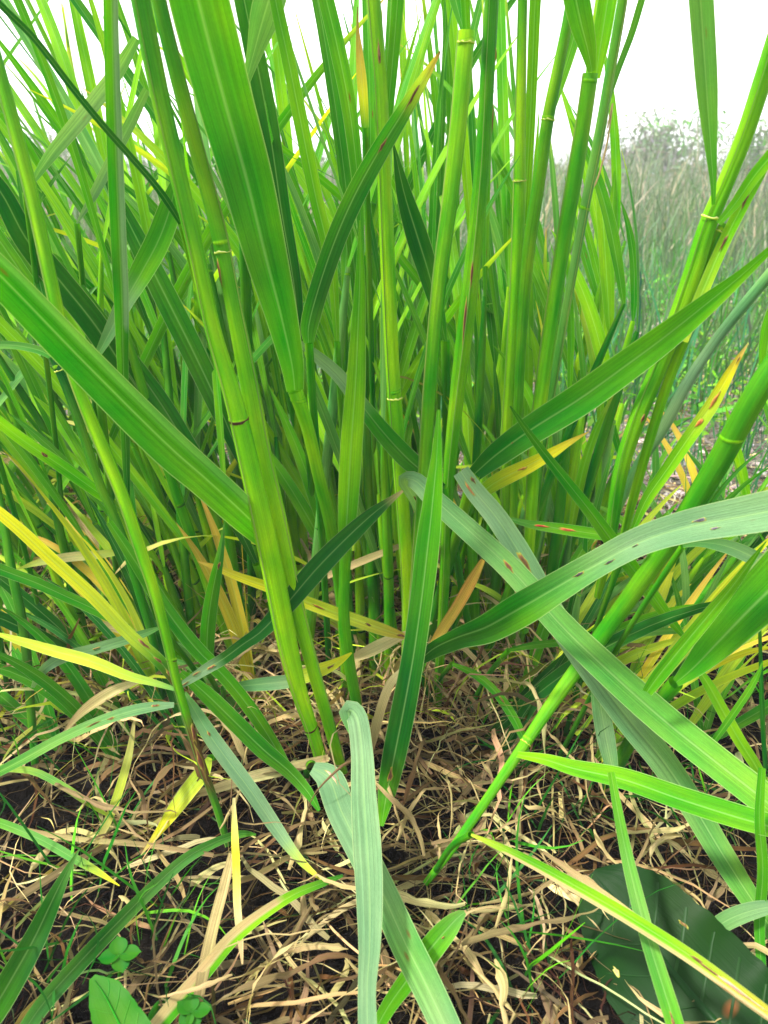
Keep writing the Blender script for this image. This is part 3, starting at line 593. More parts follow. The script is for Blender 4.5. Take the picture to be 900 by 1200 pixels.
blade('wide dark leaf sloping down in the upper right of the clump',
      [(461,168,1.5),(473,225,18),(488,275,26),(502,320,24),(515,370,14),(522,400,4)], (.36,.37), 'D D G', roll=15, foot='end')
blade('dark leaf fanning left at the top of the clump beside the very wide leaf',
      [(352,420,8),(345,340,18),(330,250,22),(315,150,24),(298,60,24),(280,-30,22),(266,-120,14)], (.345,.34), 'D D G', roll=-15, spots=[(.2,.7,.01,.2)])
blade('pale leaf wedge at the top edge right of the very wide leaf',
      [(282,120,2),(298,62,18),(310,20,34),(322,-20,36),(335,-80,26)], (.33,.34), 'Q Q P', roll=20)
blade('long narrow blade from top edge leaning right past the very wide leaf',
      [(395,400,6),(388,310,14),(370,230,16),(352,140,17),(338,70,16),(325,10,15),(312,-60,12)], (.325,.33), 'M L M', roll=10)
blade('green blade slanting down from the top centre left of the lime stem',
      [(425,300,4),(418,200,14),(408,120,18),(394,50,19),(380,-10,18),(366,-80,14)], (.35,.35), 'G M G', roll=-14)
# ================================================================== OTHER TRACED THINGS
def polyleaf(name, axis, widths, Y, col, parent=None, base=None, fold=.15, wave=.06, nc=13, rag=.04, ribs='M', holes=(), up=.02, roll=0):
    """a broad leaf: swept blade with wavy, notched edge and a raised mid rib as its own part"""
    st = traced([(x, y, w) for (x, y), w in zip(axis, widths)], Y, fold=fold, wave=wave, n=46, up=up, roll=roll)
    st.hw *= 1+rag*RS.randn(len(st.hw)); b = st.P[0].copy() if base is None else base
    o = link(name, st.mesh(name, colfn(col), M_BROAD, nc=nc, base=b), parent, None if parent is not None else tuple(b))
    n = 30; q = np.linspace(.0, .96, n); w = np.interp(q, [0, 1], [.035, .012])
    G = np.stack([st.at(q, .5-w, .0002), st.at(q, .5+w*0, .0012), st.at(q, .5+w, .0002)], 1)
    link('mid_rib', make_mesh('mid_rib', G.reshape(-1, 3)-b, grid_faces(n, 3), np.zeros((n*3, 2)), np.tile(PAL[ribs], (n*3, 1)), M_STEM), o)
    for k in range(6):                                   # side veins
        q0 = .15+.12*k
        for s in (-1, 1):
            qq = np.linspace(0, 1, 7); a = .5+s*(.02+.40*qq); ql = q0+.12*qq
            G = np.stack([st.at(ql, a-.008, .00005), st.at(ql, a, .0002), st.at(ql+.008, a+.008, .00005)], 1)
            link('vein', make_mesh('vein', G.reshape(-1, 3)-b, grid_faces(7, 3), np.zeros((21, 2)), np.tile(np.array(PAL[col.split()[0]])*1.5, (21, 1)), M_STEM), o)
    add_spots(st, o, b, holes); return o, st
PAL.update(dk=(.004, .024, .0025), dl=(.008, .045, .005), cl=(.016, .10, .005))  # dk also holds the shade that the big dock leaf lies in
DOCK = dict(up=.05)
o, _ = polyleaf('dock_leaf', [(935,1290),(890,1250),(845,1205),(805,1160),(765,1110),(730,1065),(705,1035),(694,1022)], [120,165,178,170,150,118,70,10], (.165,.215), 'dk', fold=.2, up=.06,
                holes=[(.72,.35,.004,.05,dict(dark=(.3,.2,.08),pale=(.5,.4,.2))),(.62,.85,.004,.05,dict(dark=(.25,.2,.08),pale=(.5,.42,.2))),(.6,.2,.004,.03)], rag=.012, ribs='dl')
tag(o, 'big dark green broad leaf with pin holes in the lower right corner', 'broad leaf')
o, _ = polyleaf('dock_leaf', [(185,1290),(165,1245),(140,1200),(122,1165),(108,1145)], [52,58,52,38,8], (.155,.183), 'cl', fold=.12, rag=.02, ribs='G', up=.09)
tag(o, 'rounded green broad leaf at the bottom edge left of the centre', 'broad leaf')
def clover(x, y, r, label, n=4, col='cl', seed=1):
    rr = random.Random(seed); c, t = place(x, y, ground_Y(x, y+r*1.2)*.99); g = ground_pt(x, y+r*1.4)
    root = link('clover_sprig', None, None, tuple(g)); tag(root, label, 'clover')
    stp = np.stack([g+(c-g)*k for k in np.linspace(0, 1, 8)]); link('stalk', Strip(stp, np.full(8, .0006), tube=True).mesh('stalk', colfn('G'), M_STEM, base=g), root)
    for k in range(n):
        a = k*2*math.pi/n+rr.random()*.6; L = r/F*t*1.15
        d = np.array((math.cos(a), math.sin(a)*.8, .25*math.sin(a)+.1)); q = np.linspace(0, 1, 12)
        P = c+d*L*q[:, None]+np.array((0, 0, -.12*L))*(q**2)[:, None]
        hw = L*.42*np.sin(np.clip(q*1.02+.05, 0, 1)*math.pi)**.6
        sdv = np.cross(d, (0, 0, 1)); st = Strip(P, hw, side_hint=np.tile(sdv, (12, 1)), fold=.25)
        link('leaflet', st.mesh('leaflet', colfn(col), M_BROAD, nc=7, base=g), root)
clover(140,1118,22,'small four leafleted green sprig above the rounded broad leaf at the bottom left', 4, 'cl', 3)
0 and clover(160,1150,14,'smaller clover sprig tucked over the rounded broad leaf', 3, 'cl', 5)
clover(225,1185,20,'ragged little sprig at the bottom edge under the half cream blade', 5, 'cl', 8)
# thin stalks
def thin_stalk(label, pts, Y, col, cat, name='grass_stalk', mat=None):
    st = traced(pts, Y, tube=True); b = st.P[0].copy(); o = link(name, st.mesh(name, colfn(col), mat or M_STEM, base=b), None, tuple(b)); return tag(o, label, cat)
thin_stalk('thin upright dark stalk beside the right edge', [(897,900,5),(893,830,5),(891,760,4),(889,700,3)], (.27,.285), 'D G', 'grass stalk')
thin_stalk('thin dark stem standing at the far left edge', [(42,905,9),(36,830,10),(28,740,11),(14,670,11),(2,600,10),(-15,520,9)], (None,.34), 'G D G G', 'grass stem')
# seed stalk in the field edge
b = ground_pt(742,505); root = link('plantain_stalk', None, None, tuple(b)); tag(root, 'thin dark seed stalk standing in the weeds at right', 'seed stalk')
st = traced([(742,505,2),(744,450,2),(747,400,2.4),(750,360,2.4)], (b[1], b[1]), tube=True); link('stalk', st.mesh('stalk', colfn('e1'), M_STEM, base=b), root)
st = traced([(749,372,1.5),(750,355,2.6),(749,340,2.4),(751,330,2.4),(750,318,1)], (b[1], b[1]), tube=True, n=18); st.hw *= 1+.3*RS.rand(18); link('seed_head', st.mesh('seed_head', colfn('e1'), M_DRY, base=b), root)
# dead twig lying in the weeds at right
thin_stalk('bleached dead stick lying behind the broad right leaf', [(735,402,5),(765,385,7),(795,368,7),(820,352,4)], (1.15,1.25), 'f5', 'stick', 'dead_stick', M_DRY)
thin_stalk('pale thin curling stem hanging beside the tall collared stem at upper right', [(712,150,1.6),(718,120,1.6),(712,165,2),(706,190,2),(698,215,2),(688,229,1.6)], (.36,.36), 'S', 'dead stalk', 'dead_stalk', M_DRY)

# ================================================================== FILLER SHOOTS: individuals, built where they stand
def world_leaf(P0, az, el, L, w, droop, cf, parent, base, name='leaf', yaw=0.0, n=18, face=None, twist=0.0, fold=.25, mat=None):
    q = np.linspace(0, 1, n); e = el-droop*q**1.6; h = az+yaw*q**1.5; ds = L/(n-1)
    d = np.stack([np.cos(h)*np.cos(e), np.sin(h)*np.cos(e), np.sin(e)], -1)
    P = P0+np.vstack([np.zeros(3), np.cumsum(d[:-1]*ds, 0)]); P[:, 2] = np.maximum(P[:, 2], .001)
    hw = w/2*np.interp(q, [0, .08, .35, .7, .9, 1], [.28, .7, 1, .8, .4, .04])
    fa = az+math.pi/2 if face is None else face
    sh = np.tile(np.array((math.cos(fa), math.sin(fa), 0.15)), (n, 1))
    st = Strip(P, hw, side_hint=sh, roll=(0, twist), fold=fold)
    return link(name, st.mesh(name, cf, mat or M_LEAF, nc=5, base=base), parent)
FC = ['G', 'M', 'M', 'L', 'L', 'L', 'M', 'G', 'Q']
def filler(x, y, az, lean, hs, label, group, r=.0023, nl=3, LL=(.16, .30), wid=(.0034, .0076), zmax=.55, dark=.0):
    g = np.array((x, y, soil_h(x, y))); c = random.choice(FC)
    bcol = random.choice('BTZMM')
    label = '%s %s shoot with %s, %s, %s' % (('short' if hs < .13 else 'middling' if hs < .19 else 'tall'), CN[c], BN[bcol], ('leaning left' if math.cos(az)*lean < -.12 else 'leaning right' if math.cos(az)*lean > .12 else 'upright'), landmark(g))
    root = link('cereal_shoot', None, None, tuple(g)); tag(root, label, 'grass shoot', group)
    el = math.pi/2-lean; q = np.linspace(0, 1, 16); bend = random.uniform(-.18, .18); wob = random.uniform(-.5, .5)
    e = el+bend*q; h = az+wob*q*.3
    d = np.stack([np.cos(h)*np.cos(e), np.sin(h)*np.cos(e), np.sin(e)], -1)
    P = g+np.vstack([np.zeros(3), np.cumsum(d[:-1]*hs/15, 0)])
    rad = r*np.interp(q, [0, .2, .85, 1], [1.0, 1.15, .9, .45])*random.uniform(.8, 1.2)
    st = Strip(P, rad, tube=True)
    so = link('stem', st.mesh('stem', colfn([(0, bcol), (.14, 'M' if bcol != 'M' else 'L'), (.4, c), (1, c)]), M_STEM, base=g), root)
    ring_band(st, random.uniform(.25, .6), g, 'stem_node', [(0,'K'),(.3,'D'),(1,'M')], 1.05, .0006, parent=so)
    if random.random() < .3: ring_band(st, .985, g, 'collar', 'M L M', 1.06, .0006, parent=so)
    for k in range(nl):
        i = 15 if k == 0 else random.randint(5, 14); tt = random.uniform(0, 6.28)
        la = h[i]+random.gauss(0, .5); le = e[i]-random.uniform(0.0, .35)-(0 if k == 0 else .1)
        if k > 1: la = random.uniform(0, 6.28)
        if P[i][1] < .42 and math.sin(la) < -.2: la = -la          # keep off the lens
        L = random.uniform(*LL)
        ex = P[i]+L*np.array((math.cos(la)*math.cos(le), math.sin(la)*math.cos(le), math.sin(le)))
        if ex[2] > .10 and ex[0]/max(ex[1], .2) > .22-.1*(ex[2] > .2): la = math.pi-la; le = min(le+.2, 1.5)
        xx, yy = px_of(ex)
        if xx > 690 and yy < 430: L *= .35
        if ex[1] < .37: la = -la if math.sin(la) < 0 else la
        tipc = random.random(); cc = random.choice(FC)
        spec = [(0, cc), (.8, cc), (.95, 'Z' if tipc < .3 else cc), (1, 'O' if tipc < .3 else cc)] if tipc < .97 else 'M L Z Y'
        world_leaf(P[i], la, le, L, random.uniform(*wid), random.uniform(0, .9)*(1 if k else .5), colfn(spec), root, g, yaw=random.gauss(0, .3), face=random.uniform(-.9, .9) if random.random() < .7 else None, twist=random.uniform(-60, 60))
    if hs > .09 and random.random() < .65:                  # an old yellowed or dried leaf low on the stem
        i = random.randint(2, 7); la = random.uniform(-.6, 3.7)
        world_leaf(P[i], la, random.uniform(.2, 1.1), random.uniform(.06, .14), random.uniform(.002, .0055), random.uniform(.6, 2.0), colfn(random.choice(['M Z Y', 'Z Z S', 'T S S', 'M Z', 'L Z', 'S S', 'L Z T'])), root, g, yaw=random.gauss(0, .5), face=random.uniform(-.9, .9), twist=random.uniform(-120, 120), n=12, mat=random.choice([M_LEAF, M_DRY]))
    return root
LM = [(30, 'at the far left'), (120, 'behind the collared stem at left'), (200, 'behind the brown based shoot'), (270, 'left of the ringed stem'), (330, 'behind the ringed stem'), (375, 'behind the wide leafed shoot'),
      (415, 'behind the tapering leaf'), (455, 'behind the lime stem'), (495, 'behind the dark striped leaf'), (535, 'behind the rust streaked stem'), (580, 'behind the golden leaf'), (630, 'below the frayed collar'), (700, 'right of the frayed collar'), (780, 'behind the round thick stem'), (880, 'by the right edge')]
def px_of(P):
    v = np.asarray(P)-CAM; dep = v[1]*CP-v[2]*SP; return 450+F*v[0]/dep, 600-F*(v[1]*SP+v[2]*CP)/dep
def landmark(P): x = px_of(P)[0]; return min(LM, key=lambda a: abs(a[0]-x))[1]
CN = dict(G='green', M='bright green', D='dark green', L='lime', Q='greyish', P='pale', Z='yellow green', Y='yellow')
BN = dict(B='rusty foot', T='tan foot', Z='yellowish foot', M='green foot')
def lean_to(dx, dy): return math.atan2(dy, dx), math.hypot(dx, dy)
GC = 'shoots packed in the middle of the clump'
for i in range(95):
    t = random.random(); y = .345+.17*t; x = random.uniform(-.115, .085)*(1+t*.3)
    dx = (x+.0)*1.9+random.gauss(-.03, .10); dy = random.uniform(-.02, .22); az, ln = lean_to(dx, dy)
    filler(x, y, az, min(ln, .6), random.uniform(.10, .24), 'slender green shoot packed in the middle of the clump behind the lime stem', GC)
for i in range(98):
    t = random.random(); y = .36+.36*t; x = random.uniform(-.42, -.10)*(.75+.7*t)
    dx = -.20+x*.5+random.gauss(0, .14); dy = random.uniform(-.05, .2); az, ln = lean_to(dx, dy)
    filler(x, y, az, min(ln, .7), random.uniform(.08, .24), 'slim green shoot leaning left behind the traced stems on the left side of the clump', 'shoots leaning left in the left part of the clump', r=.0023)
for i in range(9):
    x = random.uniform(.06, .12); y = random.uniform(.36, .46); az, ln = lean_to(random.gauss(.10, .08), random.uniform(0, .2))
    filler(x, y, az, ln, random.uniform(.10, .2), 'thin green shoot at the right flank of the clump below the frayed collar', 'shoots at the right flank of the clump', r=.0028, nl=2)
for i in range(9):
    x, y, _ = ground_pt(random.uniform(690, 930), random.uniform(640, 760)); az, ln = lean_to(random.gauss(.45, .15), random.uniform(0, .2))
    filler(x, y, az, ln, random.uniform(.04, .09), 'low thin shoot leaning right in the dead grass on the right', 'low shoots leaning right at the right side', r=.0022, nl=2, LL=(.05, .11), wid=(.004, .008))
for i in range(50):
    px, py = (random.uniform(400, 660), random.uniform(725, 830)) if i < 24 else (random.uniform(20, 300), random.uniform(700, 850))
    x, y, _ = ground_pt(px, py); az, ln = lean_to(random.gauss(-.05 if i < 24 else -.3, .1), random.uniform(0, .25))
    filler(x, y, az, ln, random.uniform(.05, .13), 'low shoot', 'low shoots at the foot of the clump', r=.0024, nl=1, LL=(.05, .14), wid=(.004, .008))
for i in range(80):
    px = random.choice([random.uniform(-40, 320), random.uniform(560, 900)]); py = random.uniform(600, 900); x, y, _ = ground_pt(px, py)
    if y < .3 and 330 < px < 520: continue
    side = -1 if px < 400 else 1; az, ln = lean_to(random.gauss(.5, .3)*side, random.uniform(-.1, .3))
    g = np.array((x, y, 0.0)); root = link('young_shoot', None, None, tuple(g))
    nk = random.randint(2, 3); yc = random.choice(['M', 'G', 'D', 'L Z', 'M Z Y', 'Q', 'Y O', 'Z'])
    tag(root, '%s shoot of %s blades %s %s' % (CN[yc[0]], ('two', 'three')[nk-2], ('near the litter' if py > 750 else 'farther back'), landmark(g)), 'young shoot', 'young shoots near the ground on the %s' % ('left' if side < 0 else 'right'))
    for k in range(nk):
        la = az+random.gauss(0, .5); 
        if math.sin(la) < -.3: la = -la
        world_leaf(g, la, math.pi/2-ln*random.uniform(.6, 1.4), random.uniform(.06, .15), random.uniform(.004, .008), random.uniform(.2, 1.2), colfn(yc), root, g, yaw=random.gauss(0, .3), face=random.uniform(-.9, .9), twist=random.uniform(-50, 50), n=14)

# ================================================================== DEAD LEAVES ON THE GROUND
def litter_arrays(n, xr, yr, L, Wd, names, rise=(0, .5), z=(0, .006), curl=1.2, seg=8, spread=.25, jit=.12, ypow=1.0):
    u = RS.rand(n)**ypow; Y = yr[0]+(yr[1]-yr[0])*u; X = (xr[0]+(xr[1]-xr[0])*RS.rand(n))*(.35+Y/.35*.65)
    O = np.stack([X, Y, z[0]+(z[1]-z[0])*RS.rand(n)], -1)
    thin = (Y < .29) & ((X < -.045) | (X > .09)) & (RS.rand(n) < .3); O[thin, 0] = RS.randn(thin.sum())*.06+.02; O[thin, 1] = .22+.22*RS.rand(thin.sum())
    ln = L[0]+(L[1]-L[0])*RS.rand(n)**1.5; r0 = rise[0]+(rise[1]-rise[0])*RS.rand(n)
    return strands(n, O, RS.rand(n)*6.283, ln, Wd[0]+(Wd[1]-Wd[0])*RS.rand(n)**1.8, r0, RS.randn(n)*curl, seg, pick_cols(n, names, spread), droop=r0*2.2+.1, jitter=jit)
def stuff(name, arr, mat, label):
    V, Fc, UV, C = arr; o = link(name, make_mesh(name, V, Fc, UV, C, mat)); tag(o, label, kind='stuff'); return o
stuff('dead_grass_litter', litter_arrays(3400, (-.24, .24), (.14, .62), (.012, .07), (.0005, .0032), ['S', 'T', 'T', 'T', 'B', 'B', 'S', 'C'], rise=(0, .3), jit=.10, curl=.6), M_DRY, 'tangle of small dead tan grass leaves on the dark soil')
stuff('fine_root_litter', litter_arrays(3600, (-.24, .24), (.14, .8), (.008, .05), (.0003, .0008), ['T', 'B', 'K', 'K', 'f4', 'K'], rise=(0, .4), z=(0, .003), jit=.3), M_DRY, 'fine brown rootlets and moss threads on the dark soil')
def crown_litter(n):
    Y = .30+.30*RS.rand(n)**1.3; X = (RS.rand(n)*.36-.24)*(.6+Y); r = .35+.95*RS.rand(n)
    return strands(n, np.stack([X, Y, .012*RS.rand(n)], -1), RS.rand(n)*6.283, .02+.07*RS.rand(n), .0006+.0026*RS.rand(n)**2, r, RS.randn(n)*.8, 9, pick_cols(n, ['S', 'T', 'T', 'S', 'B', 'C', 'Z', 'S'], .25), droop=r*2.2*RS.rand(n)+.3, jitter=.16)
stuff('heaped_dead_grass', crown_litter(2000), M_DRY, 'matted dead grass heaped among the foot of the stems')
names = {0: 'left', 1: 'middle', 2: 'right'}
for i in range(290):
    px = random.uniform(-20, 920); py = random.uniform(720, 1210)**1.0
    if random.random() < .3: px = random.gauss(520, 110); py = random.uniform(820, 1150)
    elif random.random() < .45: px = random.uniform(90, 640); py = random.uniform(700, 860)
    g = ground_pt(px, py); g[2] = random.uniform(.002, .014)
    k = 0 if px < 330 else 1 if px < 620 else 2
    L = random.uniform(.025, .085)*(g[1]/.25)**.5; n = 18; q = np.linspace(0, 1, n)
    a0 = random.uniform(0, 6.28); cu = random.gauss(0, .9); r0 = random.uniform(.0, .55); kink = np.zeros(n); 
    for kk in range(random.randint(0, 3)): kink[random.randint(3, n-2):] += random.gauss(0, .55)
    if 90 < px < 650 and 690 < py < 960 and random.random() < .6: r0 = random.uniform(.6, 1.4); L *= 1.1
    h = a0+cu*q**1.5+kink+.08*RS.randn(n); e = r0-2.1*r0*q+random.gauss(0, .3)*np.sin(q*random.uniform(4, 11))+.12*RS.randn(n)
    d = np.stack([np.cos(h)*np.cos(e), np.sin(h)*np.cos(e), np.sin(e)], -1)*L/n
    P = g+np.cumsum(d, 0); P[:, 2] = np.maximum(P[:, 2], .0015)
    w = random.uniform(.0009, .0035)*random.uniform(.6, 1); hw = w/2*np.interp(q, [0, .15, .6, 1], [.5, 1, .8, .1])*(1+.22*np.sin(q*13+i)+.12*RS.randn(n))
    st = Strip(P, hw, side_hint=np.tile(np.array((-math.sin(a0), math.cos(a0), random.uniform(-.8, .8))), (n, 1)), roll=(random.uniform(-40, 40), random.uniform(-150, 150)), fold=random.uniform(.1, .9), wave=.3)
    c = random.choice(['S S T', 'T S', 'S C', 'T T S', 'S', 'T B', 'C S S', 'B T'])
    o = link('dead_leaf', st.mesh('dead_leaf', colfn(c), M_DRY, nc=5, base=g), None, tuple(g))
    cn = {'S S T': 'straw coloured', 'T S': 'tan', 'S C': 'cream', 'T T S': 'dull tan', 'S': 'pale straw', 'T B': 'brown tipped', 'C S S': 'yellowish cream', 'B T': 'rusty brown'}[c]
    lmk = min([(40, 900, 'far left under the arching grey leaf'), (60, 1100, 'beside the blue green spear leaf'), (140, 1060, 'above the clover'), (150, 1180, 'beside the rounded broad leaf'), (230, 930, 'at the foot of the brown based shoot'), (250, 1080, 'near the half cream blade'), (330, 960, 'under the pale hanging leaf'), (340, 1120, 'left of the crossing pale leaves'),
               (400, 880, 'at the foot of the ringed stem'), (480, 960, 'under the dark striped leaf'), (520, 1060, 'at the foot of the round thick stem'), (560, 1150, 'right of the short rounded leaf'), (600, 960, 'under the round thick stem'), (640, 1080, 'left of the dock leaf'), (700, 960, 'under the flat running leaf'), (760, 1100, 'on the dock leaf'), (820, 1000, 'above the dock leaf'), (560, 860, 'behind the round thick stem'), (680, 860, 'under the folded pale leaf'), (840, 880, 'by the right edge'), (640, 760, 'far behind the round thick stem'), (800, 760, 'in the dead grass at right')], key=lambda a: math.hypot(a[0]-px, a[1]-py))[2]
    tag(o, '%s %s dead leaf, %s, %s' % (('long' if L > .06 else 'short'), cn, ('hooked' if abs(cu) > 1.2 else 'curved' if abs(cu) > .5 else 'nearly straight'), lmk), 'dead leaf', 'curled dead leaves at the %s of the foreground' % names[k])

# ================================================================== THE GROUND FARTHER OFF AND THE FIELD
def wedge(n, y0, y1, wide=.75, ypow=1.0):
    Y = y0+(y1-y0)*RS.rand(n)**ypow; X = (RS.rand(n)*2-1)*wide*Y; return X, Y
X, Y = wedge(9000, .5, 2.6, .72, 1.4)
n = len(X); stuff('pale_straw_litter', strands(n, np.stack([X, Y, RS.rand(n)*.006], -1), RS.rand(n)*6.28, .01+.05*RS.rand(n), (.0006+.0018*RS.rand(n))*(.6+Y*.5), .3*RS.rand(n), RS.randn(n), 5, pick_cols(n, ['f5', 'f5', 'S', 'f6', 'T'], .2), droop=.7*RS.rand(n), jitter=.1), M_DRY, 'bleached straw scattered on the pale ground behind the clump')
# pebbles and crumbs
def pebbles(n):
    X, Y = wedge(n, .5, 2.2, .72, 1.3); s = .0015+.005*RS.rand(n)**3
    ico = np.array([(0,0,1),(.9,0,.2),(.28,.85,.2),(-.72,.5,.2),(-.72,-.5,.2),(.28,-.85,.2),(0,0,-.5)]); fc = np.array([(0,1,2),(0,2,3),(0,3,4),(0,4,5),(0,5,1),(6,2,1),(6,3,2),(6,4,3),(6,5,4),(6,1,5)])
    V = ico[None]*s[:, None, None]*(1+.35*RS.randn(n, 7, 1)*.6)*np.array((1, 1, .6)); V = V+np.stack([X, Y, s*.1], -1)[:, None]
    Fc = (np.arange(n)[:, None, None]*7+fc[None]).reshape(-1, 3); C = np.repeat(pick_cols(n, ['f5', 'f6', 'f3', 'S'], .3)[:, None], 7, 1)
    o = link('pebbles', make_mesh('pebbles', V.reshape(-1, 3), Fc, np.zeros((n*7, 2)), C.reshape(-1, 3), M_SPOT, smooth=False)); tag(o, 'small pale stones and soil crumbs behind the clump', kind='stuff')
pebbles(9000)
def tufts(nt, y0, y1, per, hh, ww, names, label, name, mat=M_FAR, wide=.75, ypow=1.0, spreadr=.03, lean=.35, seg=4, scale=True, mask=None):
    X, Y = wedge(nt, y0, y1, wide, ypow)
    if mask is not None: k = mask(X, Y); X, Y = X[k], Y[k]
    m = len(X); X = np.repeat(X, per)+RS.randn(m*per)*spreadr; Y = np.repeat(Y, per)+RS.randn(m*per)*spreadr; n = m*per
    sc = np.repeat(.6+.8*RS.rand(m), per)
    stuff(name, strands(n, np.stack([X, Y, np.zeros(n)], -1), RS.rand(n)*6.28, (hh[0]+(hh[1]-hh[0])*RS.rand(n))*sc, ww[0]+(ww[1]-ww[0])*RS.rand(n), 1.57-np.abs(RS.randn(n))*lean, RS.randn(n)*.5, seg, pick_cols(n, names, .2), droop=RS.rand(n)*.6, jitter=.03), mat, label)
def near_tufts():
    n0 = 50; px = np.concatenate([RS.uniform(560, 920, n0), RS.uniform(-40, 200, n0//2)]); py = np.concatenate([RS.uniform(740, 1180, n0), RS.uniform(700, 1190, n0//2)])
    ok = ~((px > 650) & (py > 990)); px, py = px[ok], py[ok]
    B = np.array([ground_pt(a, b) for a, b in zip(px, py)]); m = 5; B = np.repeat(B, m, 0)+RS.randn(len(B)*m, 3)*.006; B[:, 2] = 0; n = len(B)
    stuff('fine_green_grass', strands(n, B, RS.rand(n)*6.28, .02+.045*RS.rand(n), .0006+.0009*RS.rand(n), .3+1.1*RS.rand(n), RS.randn(n)*.6, 6, pick_cols(n, ['D', 'G', 'D', 'M'], .2), droop=1.0*RS.rand(n), jitter=.03), M_FAR, 'fine dark green grass growing through the litter')
near_tufts()
tufts(240, .55, 1.6, 12, (.03, .11), (.0009, .002), ['e1', 'e2', 'e2', 'G'], 'thin dark green wild grass in tufts behind the clump', 'wild_grass', ypow=1.1, spreadr=.015)
tufts(700, .85, 2.6, 12, (.05, .15), (.002, .004), ['e2', 'f4', 'f4', 'f1', 'G'], 'low mixed green grass beyond the pale ground', 'low_grass', spreadr=.05, ypow=1.1)
tufts(1400, 2.0, 4.2, 10, (.10, .26), (.003, .006), ['f1', 'f2', 'f4', 'f4', 'f1', 'f5'], 'grey green rough grass of the field', 'field_grass', spreadr=.1)
tufts(2600, 3.6, 9.5, 10, (.16, .42), (.005, .010), ['f1', 'f2', 'f1', 'f3', 'f1', 'f4', 'f2', 'f5'], 'tall pale grey green and mauve grass far off in the field', 'far_field_grass', spreadr=.2, lean=.55)
def weed_cloud(n, y0, y1, h, s, names, name, label, xs=.75):
    X, Y = wedge(n, y0, y1, xs); Z = RS.rand(n)*h*(.5+.5*np.sin(X*5+Y*3)**2)
    stuff(name, strands(n, np.stack([X, Y, Z], -1), RS.rand(n)*6.28, s*(.6+RS.rand(n)), s*(.25+.3*RS.rand(n)), RS.randn(n)*.5, RS.randn(n), 2, pick_cols(n, names, .25), droop=.3), M_FAR, label)
weed_cloud(22000, .75, 2.8, .06, .013, ['w1', 'w2', 'w1'], 'low_weeds', 'low leafy weeds scattered on the pale ground')
weed_cloud(9000, 3.5, 9, .34, .05, ['f1', 'f2', 'f3', 'f1'], 'field_weeds', 'pale leafy weeds mixed in the far field grass')
# low weeds one can tell apart
for i, (px, py, hh) in enumerate([(755,352,40),(672,405,50),(740,412,24),(820,420,36),(862,470,30),(650,440,36),(700,372,30),(790,455,30),(838,382,22),(885,392,24),(768,498,22),(690,452,30)]):
    g = ground_pt(px, py+hh*.5); t = g[1]/ray(px, py)[1]; hgt = hh/F*t
    root = link('weed_seedling', None, None, tuple(g)); tag(root, '%s leafy lime green weed on the pale ground, %s' % (('taller' if hh > 38 else 'small' if hh < 26 else 'low'), ['beside the dark seed stalk','left of the lone pointed leaf','right of the dark seed stalk foot','behind the forked stems','behind the yellow tipped leaf','beside the frayed collar stem','beyond the lone pointed leaf','above the yellow tipped leaf','between the forked stems and the edge','at the right edge','under the broad right leaf','left behind the broad right leaf'][i]), 'weed', 'leafy weeds on the pale ground at the right')
    P = g+np.stack([np.linspace(0, hgt*.15, 8), np.zeros(8), np.linspace(0, hgt, 8)], -1); link('stalk', Strip(P, np.full(8, hgt*.02), tube=True).mesh('stalk', colfn('w1'), M_STEM, base=g), root)
    for k in range(9):
        a = k*2.4; p = P[min(7, 1+k*6//8)]; L = hgt*random.uniform(.28, .45)
        world_leaf(p, a, random.uniform(.1, .9), L, L*.5, .5, colfn(random.choice(['w1', 'w2', 'w2'])), root, g, n=8, mat=M_BROAD)
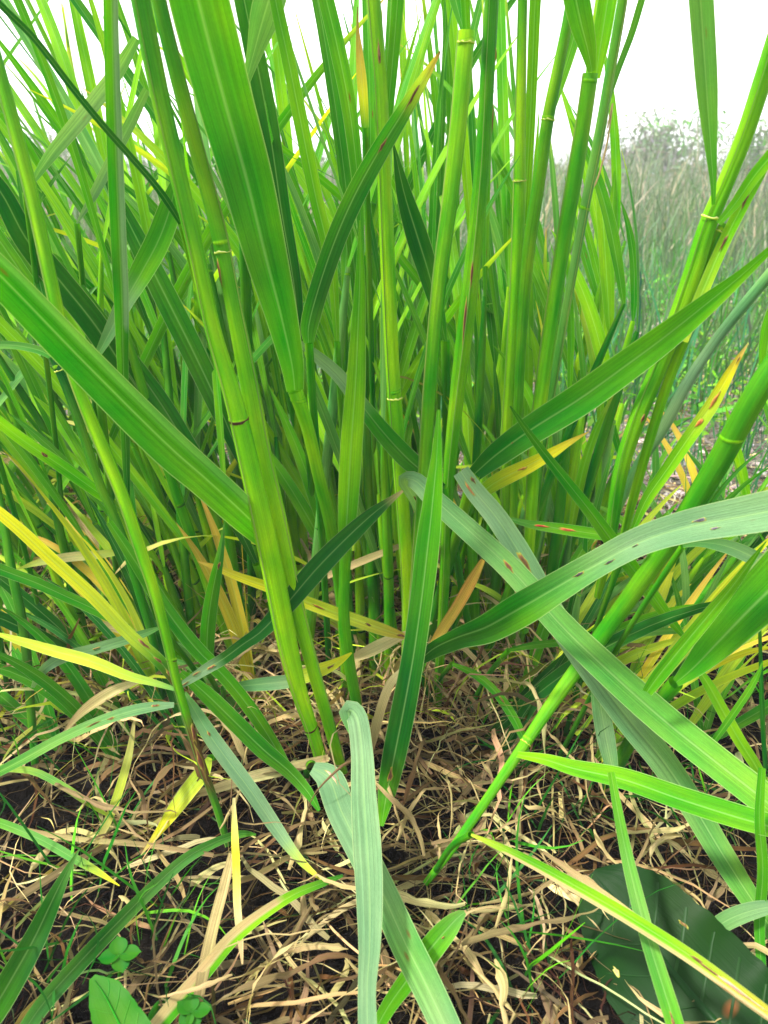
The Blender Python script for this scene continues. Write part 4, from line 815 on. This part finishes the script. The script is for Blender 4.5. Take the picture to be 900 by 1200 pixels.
# shrubs that break the horizon
def shrub(px, ptop, Yd, wpx, label, n=1300, col=('f1', 'f2', 'w1')):
    g = np.array(((px-450)/F*Yd, Yd, 0.0)); g[0] = place(px, 200, Yd)[0][0]; top, t = place(px, ptop, Yd); R = wpx/2/F*t; hgt = top[2]
    root = link('shrub', None, None, tuple(g)); tag(root, label, 'shrub')
    rr = np.random.RandomState(int(px)); tips = []
    for k in range(9):
        a = rr.rand()*6.28; e = rr.uniform(1.05, 1.5); L = hgt*rr.uniform(.7, 1.0); q = np.linspace(0, 1, 10)
        P = g+np.stack([np.cos(a)*np.cos(e)*L*q*R/hgt*2.2, np.sin(a)*np.cos(e)*L*q*R/hgt*2, L*q], -1)
        link('branch', Strip(P, np.linspace(.006, .0015, 10)*Yd/4, tube=True).mesh('branch', colfn('f6'), M_DRY, base=g), root)
        tips += [P[i] for i in range(3, 10)]
    tips = np.array(tips); O = tips[rr.randint(0, len(tips), n)]+rr.randn(n, 3)*np.array((R*.22, R*.22, hgt*.05)); O[:, 2] = np.clip(O[:, 2], .02, hgt*1.02)
    V, Fc, UV, C = strands(n, O-g, rr.rand(n)*6.28, .009*Yd*(.5+rr.rand(n)), .0022*Yd*(.6+rr.rand(n)), rr.randn(n)*.7+.5, rr.randn(n), 2, pick_cols(n, list(col), .2), droop=.4)
    o = link('foliage', make_mesh('foliage', V+0, Fc, UV, C, M_FAR), root); o['kind'] = 'stuff'
shrub(792, 128, 6.0, 130, 'tallest pale green shrub breaking the skyline at right')
shrub(755, 150, 6.0, 90, 'lower pale shrub on the skyline left of the tallest one', col=('f2', 'f3', 'f1'))
shrub(878, 135, 4.5, 90, 'yellowish shrub on the skyline at the right edge', col=('f1', 'w1', 'f2'))
shrub(712, 165, 6.5, 70, 'faint mauve twiggy shrub on the skyline beside the clump', n=500, col=('f3', 'f6', 'f2'))
shrub(60, 150, 5.5, 130, 'pale shrub on the skyline seen between the leaves at left', col=('f2', 'f1'))

# ---- tell apart things that would share a description, by how near they stand
from collections import defaultdict
by = defaultdict(list)
for o in COL.objects:
    if o.parent is None and o.get('label') and not o.get('kind'): by[o['label']].append(o)
for lb, os_ in by.items():
    if len(os_) < 2 or 'weed' in lb: continue
    os_.sort(key=lambda o: o.location.y)
    wd = ['nearer', 'farther'] if len(os_) == 2 else ['nearest', 'middle', 'farthest'] if len(os_) == 3 else ['nearest', 'second', 'third', 'farthest', 'fifth', 'sixth', 'seventh']
    for o, w in zip(os_, wd): o['label'] = w+' '+lb
# ---- added volume of pale air, standing in for glare over the field
hz = bpy.data.materials.new('glare_haze_material'); hz.use_nodes = True; t = hz.node_tree; t.nodes.clear()
ho = t.nodes.new('ShaderNodeOutputMaterial'); pv = t.nodes.new('ShaderNodeVolumePrincipled'); pv.inputs['Color'].default_value = (.93, .93, 1.0, 1); pv.inputs['Density'].default_value = .019
t.links.new(pv.outputs[0], ho.inputs['Volume'])
v = [(x, y, z) for x in (-62, 62) for y in (-62, 62) for z in (-1.0, 1.6)]
me = bpy.data.meshes.new('glare_haze'); me.from_pydata(v, [], [(0, 1, 3, 2), (4, 6, 7, 5), (0, 4, 5, 1), (2, 3, 7, 6), (0, 2, 6, 4), (1, 5, 7, 3)]); me.materials.append(hz)
tag(link('glare_haze', me), 'added thin pale veil standing in for glare over the field', kind='stuff')
